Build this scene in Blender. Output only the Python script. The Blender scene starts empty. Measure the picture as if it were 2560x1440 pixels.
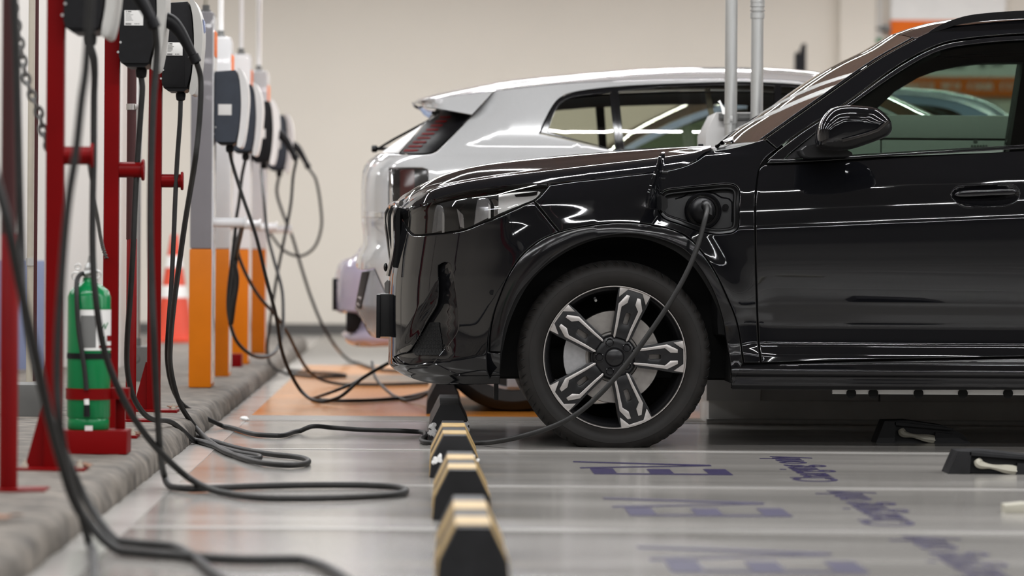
import bpy, bmesh, math, random
from mathutils import Vector, Matrix, noise
from mathutils.geometry import delaunay_2d_cdt, intersect_point_tri_2d
random.seed(7)
SC = bpy.context.scene
COL = SC.collection
PI = math.pi
# ------------------------------------------------------------------ camera
F, H, VX, VY, ROLL = 10000.0, 0.713, 1075.0, 626.0, 0.007   # focal length and row vanishing point in 2560x1440 pixels, eye height
cam_d = bpy.data.cameras.new('camera')
cam = bpy.data.objects.new('camera', cam_d)
COL.objects.link(cam)
cam_d.sensor_width = 36.0
cam_d.lens = F / 2560 * 36
cam_d.shift_x = (1280 - VX) / 2560
cam_d.shift_y = -(720 - VY) / 2560
cam_d.clip_start, cam_d.clip_end = 0.5, 200
cam_d.dof.use_dof = True
cam_d.dof.focus_distance = 14.6
cam_d.dof.aperture_fstop = 3.0
cam.matrix_world = Matrix.Translation((0, 0, H)) @ Matrix.Rotation(PI/2, 4, 'X') @ Matrix.Rotation(ROLL, 4, 'Z')
SC.camera = cam
# ------------------------------------------------------------------ world, lamps, exposure
W = bpy.data.worlds.new('world'); SC.world = W; W.use_nodes = True
W.node_tree.nodes['Background'].inputs[0].default_value = (0.9, 0.95, 1.0, 1)
W.node_tree.nodes['Background'].inputs[1].default_value = 0.3
SC.view_settings.view_transform = 'Standard'
SC.view_settings.look = 'None'
SC.view_settings.exposure = 0.98
SC.view_settings.gamma = 1.0
LAMP_Z = 3.35
LAMP_ROWS = [(-4.0, 1.0), (1.5, 1.0), (6.5, 1.0), (10.6, 1.0), (14.9, 1.0), (19.4, 1.0), (24.5, 1.5), (30.5, 1.25)]
def lamp_z(ly): return LAMP_Z if ly < 30 else 3.78
for (ly, pw) in LAMP_ROWS:
    for lx in (-4.6, 0.0, 4.6, 9.2):
        ld = bpy.data.lights.new('tube_lamp', 'AREA')
        ld.shape = 'RECTANGLE'; ld.size = 4.1; ld.size_y = 0.07
        ld.energy = 62.0 * pw; ld.color = (0.985, 0.99, 1.0)
        lo = bpy.data.objects.new('tube_lamp', ld); COL.objects.link(lo)
        lo.location = (lx, ly, lamp_z(ly))

def P(px, py, Y):
    """a photograph pixel at distance Y -> the point in the room (metres)"""
    du, dv = px - VX, py - VY
    k = 1 + ROLL*ROLL
    u, v = (du + ROLL*dv)/k, (dv - ROLL*du)/k
    return Vector((u*Y/F, Y, H - v*Y/F))
def ground(px, py, z=0.0):
    du, dv = px - VX, py - VY
    v = dv - ROLL*du
    return P(px, py, (H - z)*F/v)
# ------------------------------------------------------------------ materials
MATS = {}
def mat(name, col, rough=0.5, metal=0.0, coat=0.0, var=0.06, scale=8.0, bump=0.0, rvar=0.0, spec=0.5, stretch=(1,1,1), emit=0.0):
    m = bpy.data.materials.new(name); m.use_nodes = True
    nt = m.node_tree; b = nt.nodes['Principled BSDF']
    tc = nt.nodes.new('ShaderNodeTexCoord'); mp = nt.nodes.new('ShaderNodeMapping')
    mp.inputs['Scale'].default_value = stretch
    nt.links.new(tc.outputs['Object'], mp.inputs[0])
    nz = nt.nodes.new('ShaderNodeTexNoise'); nz.inputs['Scale'].default_value = scale; nz.inputs['Detail'].default_value = 6
    nt.links.new(mp.outputs[0], nz.inputs['Vector'])
    rp = nt.nodes.new('ShaderNodeValToRGB')
    rp.color_ramp.elements[0].position = 0.3; rp.color_ramp.elements[1].position = 0.7
    rp.color_ramp.elements[0].color = tuple(c*(1-var) for c in col) + (1,)
    rp.color_ramp.elements[1].color = tuple(min(1, c*(1+var)) for c in col) + (1,)
    nt.links.new(nz.outputs['Fac'], rp.inputs[0]); nt.links.new(rp.outputs[0], b.inputs['Base Color'])
    b.inputs['Roughness'].default_value = rough; b.inputs['Metallic'].default_value = metal
    b.inputs['Coat Weight'].default_value = coat; b.inputs['Coat Roughness'].default_value = 0.03
    b.inputs['Specular IOR Level'].default_value = spec
    if rvar:
        mr = nt.nodes.new('ShaderNodeMapRange')
        mr.inputs['To Min'].default_value = max(0.02, rough - rvar); mr.inputs['To Max'].default_value = rough + rvar
        nt.links.new(nz.outputs['Fac'], mr.inputs[0]); nt.links.new(mr.outputs[0], b.inputs['Roughness'])
    if bump:
        bp_ = nt.nodes.new('ShaderNodeBump'); bp_.inputs['Strength'].default_value = bump; bp_.inputs['Distance'].default_value = 0.01
        nt.links.new(nz.outputs['Fac'], bp_.inputs['Height']); nt.links.new(bp_.outputs[0], b.inputs['Normal'])
    if emit:
        b.inputs['Emission Color'].default_value = tuple(col) + (1,); b.inputs['Emission Strength'].default_value = emit
    MATS[name] = m
    return m
def glass(name, tint, ior=1.5):
    m = bpy.data.materials.new(name); m.use_nodes = True
    nt = m.node_tree; nt.nodes.clear()
    out = nt.nodes.new('ShaderNodeOutputMaterial'); mx = nt.nodes.new('ShaderNodeMixShader')
    tr = nt.nodes.new('ShaderNodeBsdfTransparent'); gl = nt.nodes.new('ShaderNodeBsdfGlossy'); fr = nt.nodes.new('ShaderNodeFresnel')
    nz = nt.nodes.new('ShaderNodeTexNoise'); nz.inputs['Scale'].default_value = 3.0
    rp = nt.nodes.new('ShaderNodeValToRGB')
    rp.color_ramp.elements[0].color = tuple(c*0.98 for c in tint) + (1,); rp.color_ramp.elements[1].color = tuple(tint) + (1,)
    nt.links.new(nz.outputs['Fac'], rp.inputs[0]); nt.links.new(rp.outputs[0], tr.inputs[0])
    gl.inputs['Roughness'].default_value = 0.01; gl.inputs['Color'].default_value = (1, 1, 1, 1)
    fr.inputs['IOR'].default_value = ior
    nt.links.new(fr.outputs[0], mx.inputs[0]); nt.links.new(tr.outputs[0], mx.inputs[1]); nt.links.new(gl.outputs[0], mx.inputs[2])
    nt.links.new(mx.outputs[0], out.inputs[0])
    MATS[name] = m
    return m
# ------------------------------------------------------------------ objects
def tag(o, label=None, cat=None, group=None, kind=None):
    if label: o['label'] = label
    if cat: o['category'] = cat
    if group: o['group'] = group
    if kind: o['kind'] = kind
    return o
def empty(name, loc, label, cat, group=None, rz=0.0):
    o = bpy.data.objects.new(name, None); COL.objects.link(o)
    o.empty_display_size = 0.1; o.location = loc; o.rotation_euler = (0, 0, rz)
    tag(o, label, cat, group)
    bpy.context.view_layer.update()
    return o
def link(name, me, m, parent=None, smooth=True, local=False):
    """local: the mesh is already in the parent's own space; otherwise world space"""
    o = bpy.data.objects.new(name, me); COL.objects.link(o)
    for mm in (m if isinstance(m, (list, tuple)) else [m]): me.materials.append(mm)
    if smooth:
        sh = me.attributes.get('sharp_edge')
        for p in me.polygons:                                            # a face with only sharp edges is flat
            p.use_smooth = not (sh and all(sh.data[me.loops[l].edge_index].value for l in p.loop_indices))
    if parent:
        o.parent = parent
        if not local:
            M = Matrix.Identity(4); q = parent
            while q: M = q.matrix_basis @ M; q = q.parent
            o.matrix_basis = M.inverted()
    return o
def auto_smooth(me, ang=35):
    bm = bmesh.new(); bm.from_mesh(me)
    for e in bm.edges:
        if len(e.link_faces) == 2 and e.calc_face_angle(0) > math.radians(ang): e.smooth = False
    bm.to_mesh(me); bm.free()
class MB:
    """collects shapes into one mesh"""
    def __init__(s): s.v = []; s.f = []; s.mi = []
    def add(s, vs, fs, mi=0):
        n = len(s.v); s.v += [tuple(v) for v in vs]; s.f += [tuple(i+n for i in f) for f in fs]; s.mi += [mi]*len(fs)
    def box(s, a, b, bev=0.0, mi=0, M=None):
        bm = bmesh.new(); bmesh.ops.create_cube(bm, size=1)
        for v in bm.verts:
            v.co = Vector([(a[i]+b[i])/2 + v.co[i]*(b[i]-a[i]) for i in range(3)])
        if bev: bmesh.ops.bevel(bm, geom=bm.edges[:], offset=bev, segments=2, affect='EDGES', profile=0.7)
        s.bm(bm, mi, M)
    def bm(s, bm, mi=0, M=None):
        if M is not None: bm.transform(M)
        bm.verts.index_update()
        s.add([v.co.copy() for v in bm.verts], [[v.index for v in f.verts] for f in bm.faces], mi); bm.free()
    def tube(s, pts, r, n=10, cap=True, mi=0, closed=False):
        pts = [Vector(p) for p in pts]; N = len(pts)
        rr = r if isinstance(r, (list, tuple)) else [r]*N
        T = []
        for i in range(N):
            a = pts[(i-1) % N] if (closed or i > 0) else pts[i]; b = pts[(i+1) % N] if (closed or i < N-1) else pts[i]
            d = (b-a); T.append(d.normalized() if d.length > 1e-9 else Vector((0,0,1)))
        up = Vector((0,0,1)) if abs(T[0].z) < 0.9 else Vector((1,0,0))
        nrm = T[0].cross(up).normalized(); vs = []
        for i in range(N):
            nrm = (nrm - T[i]*nrm.dot(T[i])).normalized(); bn = T[i].cross(nrm)
            for k in range(n):
                a = 2*PI*k/n; vs.append(pts[i] + (nrm*math.cos(a) + bn*math.sin(a))*rr[i])
        fs = []
        for i in range(N if closed else N-1):
            j = (i+1) % N
            for k in range(n):
                l = (k+1) % n; fs.append((i*n+k, i*n+l, j*n+l, j*n+k))
        if cap and not closed: fs += [tuple(reversed(range(n))), tuple(range((N-1)*n, N*n))]
        s.add(vs, fs, mi)
    def lathe(s, prof, o=(0,0,0), axis='Z', n=32, mi=0, cap=True):
        """prof: (radius, height) pairs round the axis"""
        vs = []; o = Vector(o)
        for (r, h) in prof:
            for k in range(n):
                a = 2*PI*k/n; c, d = r*math.cos(a), r*math.sin(a)
                vs.append(o + (Vector((c, d, h)) if axis == 'Z' else Vector((h, c, d)) if axis == 'X' else Vector((c, h, -d))))
        fs = []
        for i in range(len(prof)-1):
            for k in range(n):
                l = (k+1) % n; fs.append((i*n+k, i*n+l, (i+1)*n+l, (i+1)*n+k))
        if cap: fs += [tuple(reversed(range(n))), tuple(range((len(prof)-1)*n, len(prof)*n))]
        s.add(vs, fs, mi)
    def prism(s, poly, y0, y1, mi=0, bev=0.0):
        """poly in (x, z), pushed from y0 to y1"""
        bm = bmesh.new(); vs = [bm.verts.new((p[0], y0, p[1])) for p in poly]
        f = bm.faces.new(vs); r = bmesh.ops.extrude_face_region(bm, geom=[f])
        for g in r['geom']:
            if isinstance(g, bmesh.types.BMVert): g.co.y = y1
        bmesh.ops.recalc_face_normals(bm, faces=bm.faces[:])
        if bev:
            es = [e for e in bm.edges if abs(e.verts[0].co.y - e.verts[1].co.y) < 1e-7 and abs(e.verts[0].co.y - y0) < 1e-7]
            bmesh.ops.bevel(bm, geom=es, offset=bev, segments=2, affect='EDGES', profile=0.7)
        bmesh.ops.triangulate(bm, faces=[f for f in bm.faces if len(f.verts) > 4])
        s.bm(bm, mi)
    def mesh(s, name='m'):
        me = bpy.data.meshes.new(name); me.from_pydata(s.v, [], s.f)
        for p, i in zip(me.polygons, s.mi): p.material_index = i
        bm = bmesh.new(); bm.from_mesh(me); bmesh.ops.recalc_face_normals(bm, faces=bm.faces[:]); bm.to_mesh(me); bm.free()
        return me
    def build(s, name, m, parent=None, ang=43, local=False):
        me = s.mesh(name); auto_smooth(me, ang)
        return link(name, me, m, parent, True, local)
def cr(pts, step=0.0, closed=False, n=8):
    """Catmull-Rom through points of any dimension; a point with a trailing 's' stays a sharp corner"""
    raw = [tuple(p[:-1]) if isinstance(p[-1], str) else tuple(p) for p in pts]
    sharp = [isinstance(p[-1], str) for p in pts]; N = len(raw); out = []
    for i in range(N if closed else N-1):
        a, b = Vector(raw[i]), Vector(raw[(i+1) % N])
        p0 = Vector(raw[i-1]) if (not sharp[i] and (closed or i > 0)) else a - (b-a)
        j = (i+1) % N
        p3 = Vector(raw[(i+2) % N]) if (not sharp[j] and (closed or i+2 < N)) else b + (b-a)
        L = (b-a).length; l0 = (a-p0).length; l3 = (p3-b).length
        m1 = (b-p0)/(l0+L+1e-9)*L if not sharp[i] else (b-a)
        m2 = (p3-a)/(l3+L+1e-9)*L if not sharp[j] else (b-a)
        k = max(1, int(L/step)) if step else n
        for q in range(k):
            t = q/k; t2 = t*t; t3 = t2*t
            out.append(tuple(a*(2*t3-3*t2+1) + m1*(t3-2*t2+t) + b*(-2*t3+3*t2) + m2*(t3-t2)))
    if not closed: out.append(raw[-1])
    return out
def interp(tab, x):
    if x <= tab[0][0]: return tab[0][1]
    for (a, b), (c, d) in zip(tab, tab[1:]):
        if x <= c: return b + (d-b)*(x-a)/(c-a)
    return tab[-1][1]
def sinterp(tab, x):
    """smooth (monotone-ish cubic) interpolation"""
    if x <= tab[0][0]: return tab[0][1]
    if x >= tab[-1][0]: return tab[-1][1]
    for i in range(len(tab)-1):
        if x <= tab[i+1][0]: break
    x0, y0 = tab[i]; x1, y1 = tab[i+1]; h = x1-x0; d = (y1-y0)/h
    dp = (y0-tab[i-1][1])/(x0-tab[i-1][0]) if i > 0 else d
    dn = (tab[i+2][1]-y1)/(tab[i+2][0]-x1) if i+2 < len(tab) else d
    m0 = 0 if dp*d <= 0 else 2*dp*d/(dp+d); m1 = 0 if dn*d <= 0 else 2*dn*d/(dn+d)
    t = (x-x0)/h; t2 = t*t; t3 = t2*t
    return y0*(2*t3-3*t2+1) + m0*h*(t3-2*t2+t) + y1*(-2*t3+3*t2) + m1*h*(t3-t2)
def inpoly(x, z, poly):
    c = False; j = len(poly)-1
    for i in range(len(poly)):
        if (poly[i][1] > z) != (poly[j][1] > z) and x < (poly[j][0]-poly[i][0])*(z-poly[i][1])/(poly[j][1]-poly[i][1]) + poly[i][0]: c = not c
        j = i
    return c
def area2(p): return sum(p[i-1][0]*p[i][1]-p[i][0]*p[i-1][1] for i in range(len(p)))/2
def offset(poly, d):
    """move a counter-clockwise outline inwards by d"""
    out = []; N = len(poly)
    for i in range(N):
        a, b, c = Vector(poly[i-1]), Vector(poly[i]), Vector(poly[(i+1) % N])
        e1, e2 = (b-a), (c-b)
        if e1.length < 1e-9 or e2.length < 1e-9: out.append(tuple(b)); continue
        e1.normalize(); e2.normalize()
        n1, n2 = Vector((-e1.y, e1.x)), Vector((-e2.y, e2.x)); m = n1+n2
        if m.length < 0.3: m = n1
        m.normalize(); k = max(0.45, m.dot(n1)); out.append(tuple(b + m*(d/k)))
    return out
def clean(poly, tol=1e-4):
    out = []
    for p in poly:
        if not out or (Vector(p)-Vector(out[-1])).length > tol: out.append(p)
    if (Vector(out[0])-Vector(out[-1])).length < tol: out.pop()
    return out
class Surf:
    """the skin of one side of a car: depth w (metres inwards from plane Y0) as a function of X and Z"""
    def __init__(s, Y0, wf, Yc): s.Y0 = Y0; s.wf = wf; s.Yc = Yc
    def at(s, px, py):
        w = 0.0
        for _ in range(10):
            p = P(px, py, s.Y0 + w); w = 0.5*w + 0.5*s.wf(p.x, p.z)
        return (p.x, p.z)
    def nrm(s, x, z, e=0.0015):
        gx = (s.wf(x+e, z)-s.wf(x-e, z))/(2*e); gz = (s.wf(x, z+e)-s.wf(x, z-e))/(2*e)
        return Vector((gx, -1, gz)).normalized()
    def outline(s, pts, step=7.0):
        return clean([s.at(*p) for p in cr(pts, step, True)])
def panel(name, surf, pts, m, parent, holes=(), gap=0.0022, depth=0.02, res=0.03, off=0.0, lip=0.003, far=False, sgrid=None, xz=False, wx=None):
    """a body panel: outline in photograph pixels on the car's near side, laid on its skin"""
    mk = (lambda q: clean(q)) if xz else (lambda q: surf.outline(q))
    outs = [(mk(pts), 1)] + [(mk(h), -1) for h in holes]
    wf = (lambda x, z: surf.wf(x, z) + off + (wx(x, z) if wx else 0.0))
    e = 0.0015
    def nrm(x, z): return Vector(((wf(x+e, z)-wf(x-e, z))/(2*e), -1, (wf(x, z+e)-wf(x, z-e))/(2*e))).normalized()
    loops = []
    for poly, sg in outs:
        if area2(poly) < 0: poly = poly[::-1]
        g0 = clean(offset(poly, gap*sg), 2e-5) if gap else poly
        loops.append((g0, offset(g0, lip*sg), sg))
    co = []; ed = []
    for g0, g1, sg in loops:
        n = len(co); co += g1; ed += [(n+i, n+(i+1) % len(g1)) for i in range(len(g1))]
    nb = len(co); big = loops[0][1]
    xs = [p[0] for p in big]; zs = [p[1] for p in big]
    x0, x1, z0, z1 = min(xs), max(xs), min(zs), max(zs)
    def ok(x, z):
        return inpoly(x, z, big) and not any(inpoly(x, z, l[1]) for l in loops[1:])
    nz = max(1, int((z1-z0)/res)); nx = max(1, int((x1-x0)/res))
    extra = []
    for j in range(1, nz):
        z = z0 + (z1-z0)*j/nz
        xsl = [x0 + (x1-x0)*(i + 0.5*(j % 2))/nx for i in range(nx)]
        if sgrid: xsl += [sgrid(z) + q for q in (0.0008, 0.002, 0.004, 0.007, 0.011, 0.016, 0.022, 0.03, 0.04, 0.05, 0.062, 0.075)]
        for x in xsl:
            if ok(x, z) and all((x-c[0])**2+(z-c[1])**2 > (0.002 if sgrid else 0.0045)**2 for c in co[:nb]): extra.append((x, z))
    r = delaunay_2d_cdt([Vector(c) for c in co+extra], ed, [], 0, 1e-6)
    V, T, orig = r[0], r[2], r[3]
    verts = []; nors = []; vmap = {}
    for i, v in enumerate(V):
        verts.append((v.x, surf.Y0 + wf(v.x, v.y), v.y)); nors.append(nrm(v.x, v.y))
        for o_ in orig[i]: vmap[o_] = i
    faces = []
    for t in T:
        cx = sum(V[i].x for i in t)/3; cz = sum(V[i].y for i in t)/3
        if ok(cx, cz): faces.append(tuple(t))
    base = 0
    for g0, g1, sg in loops:
        n = len(g1); s1 = len(verts)
        for i in range(n):
            x, z = g0[i]; t = (Vector(g0[i])-Vector(g1[i])); t = t.normalized() if t.length > 1e-9 else Vector((0, 0))
            verts.append((x, surf.Y0 + wf(x, z) + lip*0.8, z)); nn = nrm(*g1[i]); nors.append((nn*0.75 + Vector((t.x, 0, t.y))*0.7).normalized())
        for i in range(n):
            x, z = g0[i]; t = (Vector(g0[i])-Vector(g1[i])); t = t.normalized() if t.length > 1e-9 else Vector((0, 0))
            verts.append((x, surf.Y0 + wf(x, z) + depth, z)); nors.append((Vector((t.x, -0.15, t.y))).normalized())
        for i in range(n):
            k = (i+1) % n; a, b = vmap.get(base+i), vmap.get(base+k)
            if a is None or b is None or a == b: continue
            faces += [(a, b, s1+k, s1+i), (s1+i, s1+k, s1+n+k, s1+n+i)]
        base += n
    def emit(flip):
        me = bpy.data.meshes.new(name)
        vv = [(v[0], 2*surf.Yc - v[1], v[2]) for v in verts] if flip else verts
        me.from_pydata(vv, [], faces)
        me.validate()
        for p in me.polygons: p.use_smooth = True
        # winding: face normals should agree with the wanted normals
        bm = bmesh.new(); bm.from_mesh(me); bm.verts.ensure_lookup_table()
        for f in bm.faces:
            want = sum((nors[v.index] for v in f.verts), Vector())
            if flip: want = Vector((want.x, -want.y, want.z))
            f.normal_update()
            if f.normal.dot(want) < 0: f.normal_flip()
        bm.to_mesh(me); bm.free()
        me.normals_split_custom_set_from_vertices([(n_.x, -n_.y if flip else n_.y, n_.z) for n_ in nors])
        return link(name, me, m, parent, True)
    o = emit(False) if far != 'only' else None
    if far: emit(True)
    return o
def grid_mesh(rows, name='g', closed=False):
    """rows of equal length -> one skin"""
    me = bpy.data.meshes.new(name); n = len(rows[0]); vs = [tuple(p) for r in rows for p in r]; fs = []
    for i in range(len(rows)-1):
        for k in range(n if closed else n-1):
            l = (k+1) % n; fs.append((i*n+k, i*n+l, (i+1)*n+l, (i+1)*n+k))
    me.from_pydata(vs, [], fs)
    return me
# ================================================================== materials used around the room
mat('wall_paint', (0.66, 0.61, 0.54), 0.75, var=0.035, scale=0.7)
mat('wall_dark', (0.075, 0.07, 0.065), 0.6)
mat('ceiling_paint', (0.22, 0.21, 0.20), 0.9)
mat('column_white', (0.62, 0.60, 0.57), 0.6, var=0.05, scale=1.5, stretch=(3, 3, 0.4))
mat('floor_epoxy', (0.26, 0.247, 0.23), 0.17, var=0.22, scale=1.3, rvar=0.06, stretch=(0.3, 1.8, 1), spec=0.26)
mat('floor_orange', (0.60, 0.215, 0.03), 0.17, var=0.12, scale=1.2, rvar=0.04, stretch=(0.35, 1.6, 1))
mat('floor_white', (0.40, 0.385, 0.365), 0.2, var=0.14, scale=2.0, rvar=0.04, spec=0.3)
mat('floor_bare', (0.19, 0.175, 0.155), 0.42, var=0.22, scale=2.5, rvar=0.1, stretch=(0.5, 1.5, 1))
mat('paint_violet', (0.022, 0.017, 0.055), 0.45, spec=0.15, var=0.15, scale=20)
mat('kerb_concrete', (0.135, 0.118, 0.10), 0.7, spec=0.3, var=0.6, scale=11, bump=0.6, rvar=0.15)
mat('rubber', (0.008, 0.008, 0.009), 0.5, var=0.35, scale=14, bump=0.15, rvar=0.12, spec=0.3)
mat('stripe_yellow', (0.48, 0.32, 0.12), 0.45, var=0.22, scale=30)
mat('steel', (0.44, 0.44, 0.43), 0.40, 0.9, var=0.1, scale=6, rvar=0.1, stretch=(3, 3, 0.3))
mat('red_paint', (0.155, 0.0006, 0.0012), 0.4, var=0.1, scale=5, spec=0.12)
mat('white_gloss', (0.72, 0.72, 0.73), 0.22, coat=0.5, var=0.02)
mat('column_grey', (0.205, 0.195, 0.21), 0.3, coat=0.4, var=0.03)  # darker tone for the nearest column; the other columns stay white
mat('orange_gloss', (0.62, 0.165, 0.003), 0.3, var=0.04, spec=0.25)
mat('sign_orange', (0.74, 0.145, 0.008), 0.6, var=0.03, spec=0.2)
mat('sign_white', (0.78, 0.77, 0.75), 0.5, var=0.03)
mat('black_plastic', (0.0045, 0.0045, 0.0055), 0.46, var=0.2, scale=40, bump=0.05, spec=0.22)
mat('charger_dark', (0.032, 0.040, 0.056), 0.36, var=0.1, scale=20, spec=0.4)
mat('shell_grey', (0.42, 0.41, 0.39), 0.38, var=0.04, scale=20)
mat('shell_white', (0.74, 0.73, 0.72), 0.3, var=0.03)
mat('label_white', (0.72, 0.71, 0.69), 0.5, var=0.03)
mat('ink', (0.03, 0.03, 0.03), 0.6)
mat('cable_black', (0.014, 0.0135, 0.013), 0.5, var=0.2, scale=30, bump=0.05, spec=0.35)
mat('cabinet_grey', (0.50, 0.49, 0.48), 0.45, var=0.05, scale=2)
mat('plinth_grey', (0.135, 0.135, 0.13), 0.55, var=0.2, scale=5)
mat('cone_orange', (0.62, 0.06, 0.025), 0.45, var=0.05)
mat('extinguisher_green', (0.002, 0.165, 0.048), 0.22, var=0.04, spec=0.4)
mat('pale_plastic', (0.42, 0.40, 0.33), 0.5, var=0.15, scale=12)
mat('blue_board', (0.20, 0.23, 0.36), 0.5, var=0.06)
mat('conduit_beige', (0.42, 0.38, 0.31), 0.5, var=0.08)
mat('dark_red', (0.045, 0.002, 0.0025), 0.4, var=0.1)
mat('leaf', (0.22, 0.10, 0.05), 0.7, var=0.3)
M_ = MATS
# ================================================================== the setting
def struct(name, a, b, m, bev=0.0):
    mb = MB(); mb.box(a, b, bev); return tag(mb.build(name, m), kind='structure')
YB = 33.6
struct('floor', (-9, -9, -0.3), (15, YB+0.3, 0), M_['floor_epoxy'])
struct('ceiling', (-9, -9, 3.9), (15, YB+0.3, 4.1), M_['ceiling_paint'])
struct('wall_back', (-9, YB, 0), (15, YB+0.3, 3.9), M_['wall_paint'])
mat('wall_grey', (0.16, 0.15, 0.14), 0.8, var=0.1, scale=0.6)
struct('wall_front', (-9, -9.3, 0), (15, -9, 3.9), M_['wall_grey'])
struct('wall_left', (-9.3, -9, 0), (-9, YB, 3.9), M_['wall_paint'])
struct('wall_right', (15, -9, 0), (15.3, YB, 3.9), M_['wall_paint'])
struct('baseboard_back', (-9, YB-0.02, 0), (15, YB+0.01, 0.09), M_['wall_dark'])
struct('trim_1', (-2.95, 21.0, 0.0), (-1.62, 21.7, 3.9), M_['column_white'], 0.02)      # square white column behind the stands
struct('trim_2', (3.42, YB-0.12, 0), (3.72, YB+0.05, 3.9), M_['wall_paint'])            # pilaster of the back wall
n_ = 3
for (ly, pw) in LAMP_ROWS:                                                              # lamp trunking under the ceiling
    struct('trim_%d' % n_, (-6.8, ly-0.05, lamp_z(ly)+0.015), (11.4, ly+0.05, lamp_z(ly)+0.09), M_['shell_white']); n_ += 1
# paint on the floor: thin coats
def coat(x0, x1, y0, y1, m, z=0.0012, sk=0.0):
    global n_
    mb = MB(); mb.add([(x0, y0, 0.0002), (x1, y0+sk*(x1-x0), 0.0002), (x1, y1+sk*(x1-x0), 0.0002), (x0, y1, 0.0002), (x0, y0, z), (x1, y0+sk*(x1-x0), z), (x1, y1+sk*(x1-x0), z), (x0, y1, z)],
        [(0,1,2,3), (4,5,6,7), (0,1,5,4), (1,2,6,5), (2,3,7,6), (3,0,4,7)])
    o = mb.build('trim_%d' % n_, m); n_ += 1
    return tag(o, kind='structure')
coat(-0.76, 9.0, 17.15, 24.6, M_['floor_orange'])
coat(-0.868, -0.76, 8.0, 24.6, M_['floor_white'], 0.0014)
coat(-0.868, 9.0, 24.6, YB-0.02, M_['floor_bare'], 0.0011)
coat(-0.76, 9.0, 16.72, 17.15, M_['floor_bare'], 0.0016)
for (py, wd) in ((1057, 0.075), (1129, 0.07), (1218, 0.08), (1327, 0.08)):
    g = ground(1600, py); coat(-0.80, 9.0, g.y - wd/2, g.y + wd/2, M_['floor_white'], 0.0018)
# kerb: raised concrete strip with a worn edge
rows = []
prof = [(-0.866, -0.02), (-0.868, 0.02), (-0.872, 0.052), (-0.885, 0.070), (-0.905, 0.081), (-0.95, 0.085), (-1.0, 0.086), (-1.06, 0.086), (-1.15, 0.087), (-1.3, 0.087), (-1.6, 0.088), (-2.2, 0.088), (-6.0, 0.088)]
yy = 5.5
while yy < 28.6:
    r_ = []
    for i, (x, z) in enumerate(prof):
        q = Vector((x*7, yy*3.1, z*5)); k = noise.noise(q)*0.5 + noise.noise(q*3.3)*0.35 + noise.noise(q*9)*0.15
        edge = 1.0 if 1 <= i <= 6 else 0.12
        dx = 0.022*k*edge - (0.035*max(0, noise.noise(Vector((yy*0.9, 3.3, 0)))-0.25)*2 if 2 <= i <= 5 else 0)
        dz = (0.010*k*edge if i >= 2 else 0) - (0.03*max(0, noise.noise(Vector((yy*1.7, 8.1, 0)))-0.3)*2 if 3 <= i <= 5 else 0)
        r_.append((x + dx, yy, z + dz))
    rows.append(r_); yy += 0.03
me = grid_mesh(rows, 'kerb'); bm = bmesh.new(); bm.from_mesh(me)
bmesh.ops.holes_fill(bm, edges=[e for e in bm.edges if e.is_boundary]); bmesh.ops.recalc_face_normals(bm, faces=bm.faces[:]); bm.to_mesh(me); bm.free()
tag(link('trim_%d' % n_, me, M_['kerb_concrete']), kind='structure'); n_ += 1
KZ = 0.086
# ================================================================== lettering painted on the bays
def text_mesh(body, size, ext, bold=0.0, align='LEFT', xs=1.0):
    cu = bpy.data.curves.new('t', 'FONT'); cu.body = body; cu.size = size; cu.extrude = ext; cu.offset = bold; cu.align_x = align; cu.resolution_u = 3
    ob = bpy.data.objects.new('t', cu); COL.objects.link(ob)
    me = bpy.data.meshes.new_from_object(ob.evaluated_get(bpy.context.evaluated_depsgraph_get()))
    bpy.data.objects.remove(ob); bpy.data.curves.remove(cu)
    return me
def mesh_bounds(me):
    xs = [v.co.x for v in me.vertices]; ys = [v.co.y for v in me.vertices]
    return min(xs), max(xs), min(ys), max(ys)
def floor_text(body, x_top, x_base, y0, y1, bold=0.0):
    """letters read by someone standing to the right: up is -X, reading runs away along +Y"""
    me = text_mesh(body, 1.0, 0.0006, bold)
    a, b, c, d = mesh_bounds(me)
    base = 0.0 if body != 'Charging only' else 0.0
    for v in me.vertices:
        x, y, z = v.co
        v.co = (x_base - (y - base)/(0.72)*(x_base - x_top), y0 + (x-a)/(b-a)*(y1-y0), 0.0009 + z)
    return me
EVN = ['violet painted lettering on the bay floor closest to the black car\'s front tyre',
       'violet painted lettering on the middle one of the three marked bays',
       'violet painted lettering on the bay farthest from the black car']
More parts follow.
